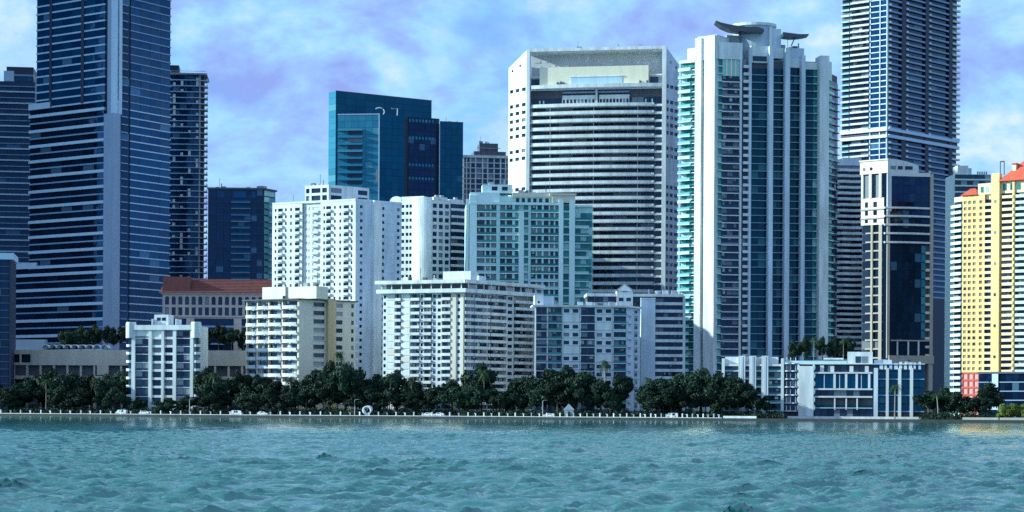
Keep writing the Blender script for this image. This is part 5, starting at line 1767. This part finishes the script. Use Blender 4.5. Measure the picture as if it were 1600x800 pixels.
for fn in (tall_office_tower, far_left_tower, left_edge_block, balcony_tower_behind, dark_mid_tower, red_roof_building, parking_podium,
           small_white_block, cream_block, white_slab_tower, white_curved_block, teal_office, far_white_condo, mint_block, wide_white_tower,
           two_wing_block, middle_block, striped_block, finned_tower, tallest_right_tower, wave_slab_block, beige_glass_tower,
           low_modern_block, yellow_tower, pale_block_behind_yellow):
    fn()

# ------------------------------------------------------------------ unseen tower added beyond the left edge to shade the office tower
def added_shade_tower(name, label, x0, x1, y0, y1, h, gm):
    T = Thing(name, label, 'skyscraper', (x0 + x1) / 2, (y0 + y1) / 2)
    f = Face(T, (x0, y0), 0.0, x1 - x0)
    T.mesh('core', MB().prism([(x0 + .3, y0 + .6), (x1 - .3, y0 + .6), (x1 - .3, y1), (x0 + .3, y1)], GZ, h), NAVY)
    zs, fh = f.floors(GZ, h, 4.0)
    f.panes(gm, .3, f.L - .3, zs, fh - .7, 0, 3, .6)
    f.bands('spandrel_band', BAND, 0, f.L, zs, .6, -.6, .4)
    T.done()


added_shade_tower('glass_tower', 'unseen dark glass tower added outside the frame to shade the tallest office tower', -480, -350, 930, 1005, 330, G_NAVY)

# ------------------------------------------------------------------ plants
def leaf_mat(name, c0, c1, rough=.6):
    m, t, p = base_mat(name)
    g = N(t, 'ShaderNodeNewGeometry'); oi = N(t, 'ShaderNodeObjectInfo')
    mx = N(t, 'ShaderNodeMix', data_type='RGBA'); mx.inputs[6].default_value = (*c0, 1); mx.inputs[7].default_value = (*c1, 1)
    L(t, g, 'Random Per Island', mx, 0)
    hs = N(t, 'ShaderNodeHueSaturation')
    mr = N(t, 'ShaderNodeMapRange'); mr.inputs[3].default_value = .6; mr.inputs[4].default_value = 1.35
    L(t, oi, 'Random', mr, 0); L(t, mr, 0, hs, 'Value'); L(t, mx, 2, hs, 'Color')
    L(t, hs, 0, p, 'Base Color')
    p.inputs['Roughness'].default_value = rough
    p.inputs['Specular IOR Level'].default_value = 0.12
    return m


LEAF = leaf_mat('dark_leaf', (0.011, 0.026, 0.017), (0.028, 0.047, 0.027))
LEAFL = leaf_mat('light_leaf', (0.10, 0.14, 0.03), (0.20, 0.24, 0.06))
PALMM = leaf_mat('palm_frond', (0.02, 0.045, 0.02), (0.05, 0.08, 0.03))
BARK = paint('bark', (0.10, 0.08, 0.065), stain=.4, fine=.3)
BARKL = paint('pale_palm_trunk', (0.26, 0.23, 0.20), stain=.3, fine=.2)


def leaf_cloud(centres, radii, n, size, seed, mat, name='crown', flat=.75):
    g = np.random.default_rng(seed)
    centres = np.array(centres); radii = np.array(radii)
    w_ = radii ** 2; w_ = w_ / w_.sum()
    k = g.choice(len(centres), n, p=w_)
    d = g.normal(size=(n, 3)); d /= np.linalg.norm(d, axis=1)[:, None]
    rad = g.uniform(0.35, 1.0, n) ** .45 * (1 + .16 * g.normal(size=n))
    P = centres[k] + d * (radii[k] * rad)[:, None] * np.array([1, 1, flat])
    a = g.normal(size=(n, 3)); a /= np.linalg.norm(a, axis=1)[:, None]
    a = a * .7 + np.cross(d, g.normal(size=(n, 3))) * .5
    a /= np.linalg.norm(a, axis=1)[:, None]
    b = np.cross(a, d + .5 * g.normal(size=(n, 3))); b /= np.linalg.norm(b, axis=1)[:, None] + 1e-6
    s = size * g.uniform(.6, 1.4, n)
    A = a * s[:, None]; B = b * (s * g.uniform(.45, .8, n))[:, None]
    V = np.stack([P - A, P + B, P + A * .9, P - B], 1).reshape(-1, 3)
    Fc = np.arange(4 * n).reshape(n, 4)
    me = bpy.data.meshes.new(name)
    me.vertices.add(4 * n); me.vertices.foreach_set('co', V.ravel().astype(np.float32))
    me.loops.add(4 * n); me.loops.foreach_set('vertex_index', Fc.ravel().astype(np.int32))
    me.polygons.add(n); me.polygons.foreach_set('loop_start', np.arange(0, 4 * n, 4, dtype=np.int32))
    me.update(calc_edges=True); me.materials.append(mat)
    return me


def tree_proto(seed, h=10.0, wd=5.0, mat=None):
    g = random.Random(seed)
    cs, rs = [], []
    nl = g.randint(13, 17)
    for i in range(nl):
        a = i * 2.4 + g.uniform(-.4, .4); r = wd * g.uniform(.28, .86) if i else 0
        z = h * (0.40 + .46 * g.random()) if i else h * .82
        z -= (r / wd) * h * .13
        cs.append((r * math.cos(a), r * math.sin(a), z)); rs.append(wd * g.uniform(.17, .40))
    crown = leaf_cloud(cs, rs, 6000, .31, seed, mat or LEAF)
    m = MB()
    lean = (g.uniform(-.5, .5), g.uniform(-.4, .4))
    fork = (lean[0], lean[1], h * .36)
    m.tube([(0, 0, -.3), (lean[0] * .5, lean[1] * .5, h * .18), fork], [h * .034, h * .027, h * .022], 8)
    for c, r in list(zip(cs, rs))[:6]:
        mid = tuple((fork[i] * .5 + c[i] * .5 + (.3 if i < 2 else .2) * g.uniform(-1, 1)) for i in range(3))
        m.tube([fork, mid, c], [h * .018, h * .011, h * .004], 6)
    return crown, m.mesh('trunk', BARK)


def palm_proto(seed, h=10.0, fl=2.7):
    g = random.Random(seed)
    m = MB()
    bend = g.uniform(-.9, .9)
    pts = [(bend * (t / 6) ** 2, 0, h * t / 6 - (.3 if t == 0 else 0)) for t in range(7)]
    m.tube(pts, [.26, .21, .19, .18, .17, .17, .20], 8)
    top = pts[-1]
    c = MB()
    nf = 19
    for i in range(nf):
        a = 2 * math.pi * i / nf + g.uniform(-.15, .15)
        up = g.uniform(-.25, 1.0)
        prev = None
        for t in range(9):
            q = t / 8
            r = fl * q * (1 - .1 * q)
            z = top[2] + fl * (up * q * .75 - 1.05 * q * q * (1.0 - .25 * up))
            p = Vector((top[0] + r * math.cos(a), r * math.sin(a), z))
            if prev is not None:
                side = Vector((-math.sin(a), math.cos(a), 0))
                for sg in (-1, 1):
                    for s_ in (0, .5):
                        b0 = prev.lerp(p, s_); b1 = prev.lerp(p, s_ + .28)
                        ln = .75 * math.sin(math.pi * min(1, q * .9 + .12)) + .12
                        tip = b0 + side * sg * ln + Vector((math.cos(a), math.sin(a), 0)) * .3 + Vector((0, 0, -.28 * ln - .1))
                        o = len(c.v); c.v += [tuple(b0), tuple(b1), tuple(tip)]; c.f.append((o, o + 1, o + 2))
                o = len(c.v); c.v += [tuple(prev - side * .04), tuple(prev + side * .04), tuple(p + side * .03), tuple(p - side * .03)]; c.f.append((o, o + 1, o + 2, o + 3))
            prev = p
    return c.mesh('crown', PALMM), m.mesh('trunk', BARKL)


TREES = [tree_proto(100 + i, 10.0, 5.0) for i in range(6)]
SHRUBS = [tree_proto(200 + i, 10.0, 5.0, LEAFL) for i in range(2)]
PALMS = [palm_proto(300 + i) for i in range(3)]


def plant(name, proto, x, y, z, h, wd, label, cat, group=None, ph=10.0, pw=9.6, rz=None):
    o = bpy.data.objects.new(name, None); COL.objects.link(o)
    o.location = (x, y, z); o.scale = (wd / pw, wd / pw, h / ph)
    o.rotation_euler = (0, 0, random.uniform(0, 6.28) if rz is None else rz)
    props(o, label, cat, group)
    for n, me in (('crown', proto[0]), ('trunk', proto[1])):
        c = bpy.data.objects.new(n, me); COL.objects.link(c); c.parent = o
    return o


# shore trees: column, top row, width in px, metres behind the water's edge
SHORE = [(-12, 596, 48, 14), (28, 592, 44, 18), (58, 583, 36, 22), (80, 570, 40, 26), (112, 582, 42, 16), (140, 576, 40, 24), (166, 584, 36, 14), (188, 572, 36, 26),
         (216, 622, 24, 9), (262, 620, 28, 8), (292, 616, 26, 9),
         (322, 572, 34, 18), (342, 590, 34, 12), (372, 578, 36, 22), (402, 582, 44, 12), (432, 594, 40, 10), (462, 592, 36, 12), (492, 572, 44, 14), (516, 556, 34, 16), (540, 566, 44, 11),
         (566, 588, 36, 14), (590, 582, 36, 18), (620, 574, 38, 14), (650, 594, 44, 12), (682, 598, 38, 10), (706, 586, 40, 13),
         (752, 566, 38, 15), (772, 600, 34, 10), (800, 598, 34, 11), (818, 586, 34, 13),
         (858, 572, 46, 14), (886, 566, 50, 17), (916, 578, 46, 12), (940, 590, 40, 10), (966, 578, 40, 15),
         (1012, 604, 40, 10), (1034, 590, 46, 13), (1062, 578, 52, 15), (1094, 574, 50, 16), (1122, 580, 50, 12), (1152, 590, 46, 9), (1178, 602, 38, 7),
         (1452, 606, 38, 12), (1476, 600, 40, 18), (1496, 610, 30, 10), (1524, 618, 34, 8), (1546, 592, 40, 22)]
SHORE += [(px, py, w, b) for px, py, w, b in ((12, 604, 40, 9), (96, 600, 36, 9), (128, 602, 36, 9), (178, 604, 34, 8), (334, 606, 36, 8), (386, 604, 36, 8), (418, 608, 36, 7), (448, 606, 34, 8), (478, 600, 36, 8), (506, 590, 36, 8),
          (556, 604, 34, 8), (578, 602, 36, 8), (606, 602, 36, 8), (636, 610, 34, 8), (668, 612, 34, 7), (728, 606, 36, 8), (744, 596, 36, 8), (786, 612, 30, 7), (846, 596, 38, 8), (872, 592, 40, 8), (902, 594, 40, 8), (954, 602, 36, 7), (1024, 606, 40, 8), (1050, 600, 42, 8), (1078, 598, 42, 8), (1108, 598, 42, 8), (1138, 604, 40, 7))]
SHORE.sort()
PLACES = [(0, 'cut off at the left edge', ''), (200, 'before the beige garage left of the small white block', ''), (312, 'at the foot of the small white block with pillars', ''),
          (385, 'between the small white block and the cream block', ''), (556, 'before the cream block with the ochre strip', ''), (600, 'at the foot of the white slab tower', ''),
          (725, 'before the left wing of the two-winged block', ''), (842, 'before the right wing of the two-winged block', ''), (985, 'before the block with mixed balconies', ''),
          (1130, 'before the striped block with plain end wall', ''), (1200, 'at the left end of the low modern building', ''), (1445, 'before the low modern building', ''),
          (1500, 'between the low modern building and the yellow tower', ''), (1700, 'at the foot of the yellow tower', '')]
ORD = ['first', 'second', 'third', 'fourth', 'fifth', 'sixth', 'seventh', 'eighth', 'ninth', 'tenth', 'eleventh', 'twelfth', 'thirteenth', 'fourteenth', 'fifteenth', 'sixteenth']


def place_of(px):
    for i, (p, s, _) in enumerate(PLACES):
        if px < p: return i, s
    return len(PLACES) - 1, PLACES[-1][1]


cnt = {}
tot = {}
for t_ in SHORE: tot[place_of(t_[0])[0]] = tot.get(place_of(t_[0])[0], 0) + 1
for i, (px, py, wpx, back) in enumerate(SHORE):
    x, y = on_shore(px, back)
    top = zz(px, py, y)
    k, s = place_of(px)
    cnt[k] = cnt.get(k, 0) + 1
    lab = f'{ORD[cnt[k] - 1]} dark leafy tree from left {s}' if tot[k] > 1 else f'dark leafy tree {s}'
    small = py > 610
    plant('shore_tree', TREES[i % 6], x, y, GZ - .05, (top - GZ) * random.uniform(.94, 1.04), wpx / F * y * random.uniform(1.15, 1.45), lab, 'tree', 'dark trees along the seawall')

# palms
for px, py, back, s in ((945, 561, 9, 'dark palm standing out before the block with mixed balconies'), (527, 549, 18, 'tall palm rising above the trees before the cream block'),
                        (1102, 572, 20, 'palm at the foot of the white fins of the green glass tower'), (72, 590, 9, 'short palm before the left half of the beige garage'),
                        (1398, 598, 4, 'palm close before the glass bays of the low modern building'), (643, 588, 8, 'palm before the left wing of the two-winged block'),
                        (1466, 612, 6, 'palm right of the low modern building'),
                        (334, 580, 9, 'palm between the small white block and the cream block'), (608, 582, 9, 'palm left of the two-winged block, near the white slab tower'),
                        (756, 578, 9, 'palm before the right wing of the two-winged block'), (1010, 588, 8, 'palm before the plain end wall of the striped block'),
                        (150, 588, 9, 'palm before the right half of the beige garage'), (455, 590, 9, 'palm before the balconies of the cream block')):
    x, y = on_shore(px, back)
    hgt = zz(px, py, y) - GZ - 1.0
    plant('palm_tree', PALMS[int(px) % 3], x, y, GZ - .05, hgt, 6.2, s, 'palm', 'palms along the seawall', 10.0, 5.6)

# trees on roofs
def roof_tree(px, pyt, pyb, Y, wpx, lab, proto=None, palm=False):
    z0 = zz(px, pyb, Y); z1 = zz(px, pyt, Y)
    if palm: plant('palm_tree', PALMS[int(px) % 3], gx(px, Y), Y, z0, z1 - z0, wpx / F * Y, lab, 'palm', 'rooftop plants', 10.0, 5.6)
    else: plant('rooftop_tree', proto or TREES[int(px) % 6], gx(px, Y), Y, z0, z1 - z0, wpx / F * Y, lab, 'tree', 'rooftop plants')


for i, (px, py) in enumerate(((107, 514), (127, 508), (148, 505), (168, 508), (188, 506))):
    roof_tree(px, py, 550, 862, 27, f'{ORD[i]} of five bushy rooftop trees on the beige garage, counted from left')
for i, (px, py) in enumerate(((322, 510), (342, 506), (362, 509), (382, 512))):
    roof_tree(px, py, 552, 862, 26, f'{ORD[i]} bushy tree from left on the garage roof beside the cream block')
for i, (px, py, w_) in enumerate(((1240, 530, 20), (1258, 524, 22), (1286, 522, 24), (1306, 524, 24), (1326, 526, 22))):
    roof_tree(px, py, 570, 745, w_, f'{ORD[i]} of five small trees from left on the low modern roof')
for i, (px, py) in enumerate(((1272, 528), (1318, 530))):
    roof_tree(px, py, 570, 741, 16, ('left' if i == 0 else 'right') + ' palm on the low modern roof terrace', palm=True)

# sunlit bushes at the right edge
for i, (px, py, w_) in enumerate(((1566, 630, 20), (1582, 628, 24), (1600, 630, 24), (1622, 630, 24))):
    x, y = on_shore(px, 6)
    o = plant('shrub', SHRUBS[i % 2], x, y, GZ - 2.0, zz(px, py, y) - GZ + 2.2, w_ / F * y * 1.2, f'{ORD[i]} yellow-green bush from left at the right edge of the shore', 'shrub', 'light bushes at the right edge')

# dense planting under the trees, one mass
cs, rs = [], []
px = -40.0
while px < 1560:
    if not (1222 < px < 1440):
        for back in (5.6, 9.0):
            x, y = on_shore(px + random.uniform(-3, 3), back + random.uniform(-.5, .8))
            r = random.uniform(1.2, 2.1)
            cs.append((x, y, GZ + r * .5 + (.8 if back > 8 else 0))); rs.append(r)
    px += 6.5
o = link('shrubbery', leaf_cloud(cs, rs, 40000, .32, 77, LEAF, 'shrubbery', .9))
props(o, 'dense dark shrubbery under the shore trees', 'shrubs', kind='stuff')

# ------------------------------------------------------------------ railing on the seawall
RT = Thing('sea_railing', 'row of small white posts on a low white kerb along the seawall', 'railing', *on_shore(560, .5))
posts = []
px = -30.0
while px < 1128:
    posts.append(px)
    px += 15.6 if px < 560 else 14.0 if px < 720 else 12.4 if px < 850 else 10.4 if px < 1000 else 8.2
PM = MB().box(-.21, .21, -.21, .21, 0, 1.25).box(-.30, .30, -.30, .30, 1.25, 1.42).box(-.16, .16, -.16, .16, 1.42, 1.68)
PMs = [PM.mesh('post', WHITE), MB().box(-.2, .2, -.2, .2, 0, 1.15).box(-.55, .24, -.24, .24, 1.15, 1.35).mesh('post', WHITE)]
for i, px in enumerate(posts):
    x, y = on_shore(px + random.uniform(-.6, .6), .42)
    RT.put('post', PMs[i % 2], (x, y, GZ + .05), wth + random.uniform(-.3, .3), 1)
x0, y0 = on_shore(-30, .2); x1, y1 = on_shore(1128, .2)
nseg = 24
for i in range(nseg):
    a = (x0 + (x1 - x0) * i / nseg, y0 + (y1 - y0) * i / nseg)
    ll = math.hypot(x1 - x0, y1 - y0) / nseg
    me, c = cbox('kerb', 0, ll - .08, -.25, .25, 0, .22, WHITE2)
    RT.put('kerb', me, (a[0] + math.cos(wth) * ll / 2, a[1] + math.sin(wth) * ll / 2, GZ + .05 + .11), wth, 1)
RT.done()
# low pale wall along the water at the right
LT = Thing('garden_wall', 'low pale wall at the water between the low modern building and right edge', 'wall', *on_shore(1500, .5))
for a, b in ((1130, 1182), (1504, 1560), (1562, 1640)):
    x0, y0 = on_shore(a, .3); x1, y1 = on_shore(b, .3)
    ll = math.hypot(x1 - x0, y1 - y0)
    me, c = cbox('wall_section', 0, ll, -.25, .25, 0, .85, BEIGE if a > 1300 else WHITE)
    LT.put('wall_section', me, ((x0 + x1) / 2, (y0 + y1) / 2, GZ + .05 + .42), wth, 1)
LT.done()

# ------------------------------------------------------------------ ring sculpture
x, y = on_shore(574, 1.6)
T = Thing('ring_sculpture', 'white upright ring standing on the seawall before the slab tower', 'sculpture', x, y, GZ)
zc = zz(574, 641, y); r0 = 6.0 / F * y
m = MB(); n1_, n2_ = 28, 10
for i in range(n1_):
    a = 2 * math.pi * i / n1_
    rt = .46 + .16 * math.sin(a * 2 + .6)
    for k in range(n2_):
        b = 2 * math.pi * k / n2_
        rr_ = r0 * (1 + .06 * math.sin(3 * a)) + rt * math.cos(b)
        m.v.append((x + rr_ * math.cos(a), y + rt * .8 * math.sin(b), zc + rr_ * math.sin(a)))
for i in range(n1_):
    for k in range(n2_):
        m.f.append((i * n2_ + k, i * n2_ + (k + 1) % n2_, ((i + 1) % n1_) * n2_ + (k + 1) % n2_, ((i + 1) % n1_) * n2_ + k))
T.mesh('ring', m, WHITE)
T.mesh('plinth', MB().box(x - .9, x + .9, y - .5, y + .5, GZ, zc - r0 - .2), WHITE2)
T.done()

# ------------------------------------------------------------------ parked cars
CARP = paint('white_car_paint', (0.78, 0.79, 0.80), rough=.25, stain=.05)
CARD = paint('dark_car_paint', (0.06, 0.07, 0.09), rough=.25, stain=.05)
TYRE = paint('tyre_rubber', (0.02, 0.02, 0.02)); RIM = paint('wheel_rim', (0.4, 0.4, 0.42), rough=.3)
LAMP = paint('lamp_lens', (0.7, 0.68, 0.6), rough=.2)


def car_meshes(bodym, van=False):
    hh = 1.9 if van else 1.45
    prof = [(-2.2, .35), (2.2, .35), (2.25, .75), (2.05, .88), (1.25, .95), (.55, hh - .02), (-.2, hh), (-1.4, hh - .06), (-2.05, 1.0), (-2.25, .85)] if not van else \
           [(-2.3, .35), (2.3, .35), (2.35, .9), (1.9, 1.08), (1.3, hh - .05), (-2.1, hh), (-2.3, hh - .15)]
    body = MB().prism_xz(prof, -.88, .88).mesh('body', bodym)
    wins = [(-1.55, -.55), (-.45, .5)]
    win = MB().prism_xz([(-.5, .98), (.42, .98), (.22, hh - .16), (-.5, hh - .12)], -.02, .02).mesh('window', G_DARK)
    wheel = MB()
    wheel.prism_xz([(.33 * math.cos(t * math.pi / 7), .33 * math.sin(t * math.pi / 7)) for t in range(14)], -.1, .1)
    rim = MB().prism_xz([(.2 * math.cos(t * math.pi / 5), .2 * math.sin(t * math.pi / 5)) for t in range(10)], -.12, .12)
    lamp = MB().box(-.04, .04, -.16, .16, -.07, .07)
    return body, win, wheel.mesh('wheel', TYRE), rim.mesh('rim', RIM), lamp.mesh('headlight', LAMP)


CM = {('w', 0): car_meshes(CARP), ('w', 1): car_meshes(CARP, True), ('d', 0): car_meshes(CARD)}


def car(px, back, kind, label, face=1):
    x, y = on_shore(px, back)
    body, win, wheel, rim, lamp = CM[kind]
    root = bpy.data.objects.new('parked_car', None); COL.objects.link(root)
    root.location = (x, y, GZ + .03); root.rotation_euler = (0, 0, wth + (math.pi if face < 0 else 0))
    props(root, label, 'car', 'cars parked behind the sea railing')
    link('body', body, (0, 0, 0), 0, root)
    for xx in (-.75, .22):
        for s in (-.885, .885): link('window', win, (xx, s, 0), 0, root)
    for xx in (-1.4, 1.4):
        for s in (-.82, .82):
            wv = link('wheel', wheel, (xx, s, .33), 0, root)
            link('rim', rim, (0, 0, 0), 0, wv)
    for s in (-.6, .6): link('headlight', lamp, (2.23, s, .72), 0, root)


for px, kind, lab in ((190, ('w', 1), 'white van parked at the left corner of the small white block'), (226, ('w', 0), 'white car parked before the small white block'),
                      (371, ('w', 1), 'white van parked left of the cream block'),
                      (411, ('w', 0), 'white car parked before the left half of the cream block'), (668, ('w', 0), 'left one of two white cars before the two-winged block'), (686, ('w', 0), 'right one of two white cars before the two-winged block'),
                      (858, ('w', 0), 'white car parked before the block with mixed balconies'),
                      (1050, ('w', 1), 'white van parked before the striped block')):
    car(px, 2.7, kind, lab, 1 if int(px) % 2 else -1)

# ------------------------------------------------------------------ street lamps and small pavilion
POLE = MB().tube([(0, 0, 0), (0, 0, 6.2)], [.11, .07], 8).mesh('pole', WHITE2)
ARM = MB().tube([(0, 0, 6.1), (.5, 0, 6.5), (1.3, 0, 6.55)], [.06, .05, .05], 6).mesh('arm', WHITE2)
HEAD = MB().box(1.1, 1.9, -.16, .16, 6.46, 6.62).mesh('lamp_head', CONC)
for px, lab in ((554, 'pale street lamp just left of the white ring'), (296, 'pale street lamp at the right corner of the small white block'), (848, 'pale street lamp before the block with mixed balconies')):
    x, y = on_shore(px, 3.4)
    root = bpy.data.objects.new('street_lamp', None); COL.objects.link(root); root.location = (x, y, GZ + .03)
    props(root, lab, 'street lamp', 'lamps along the promenade')
    link('pole', POLE, (0, 0, 0), 0, root); link('arm', ARM, (0, 0, 0), 0, root); link('lamp_head', HEAD, (0, 0, 0), 0, root)
x, y = on_shore(889, 6.0)
T = Thing('garden_pavilion', 'small white gabled pavilion among the trees before the block with mixed balconies', 'pavilion', x, y, GZ)
T.mesh('wall', MB().box(x - 1.7, x + 1.7, y - 1.2, y + 1.2, GZ, GZ + 2.9), WHITE)
T.mesh('roof', MB().prism_xz([(x - 2.1, GZ + 2.9), (x + 2.1, GZ + 2.9), (x, GZ + 5.2)], y - 1.5, y + 1.5), WHITE2)
T.mesh('door', MB().box(x - .5, x + .5, y - 1.26, y - 1.19, GZ + .1, GZ + 2.2), STEEL)
T.done()
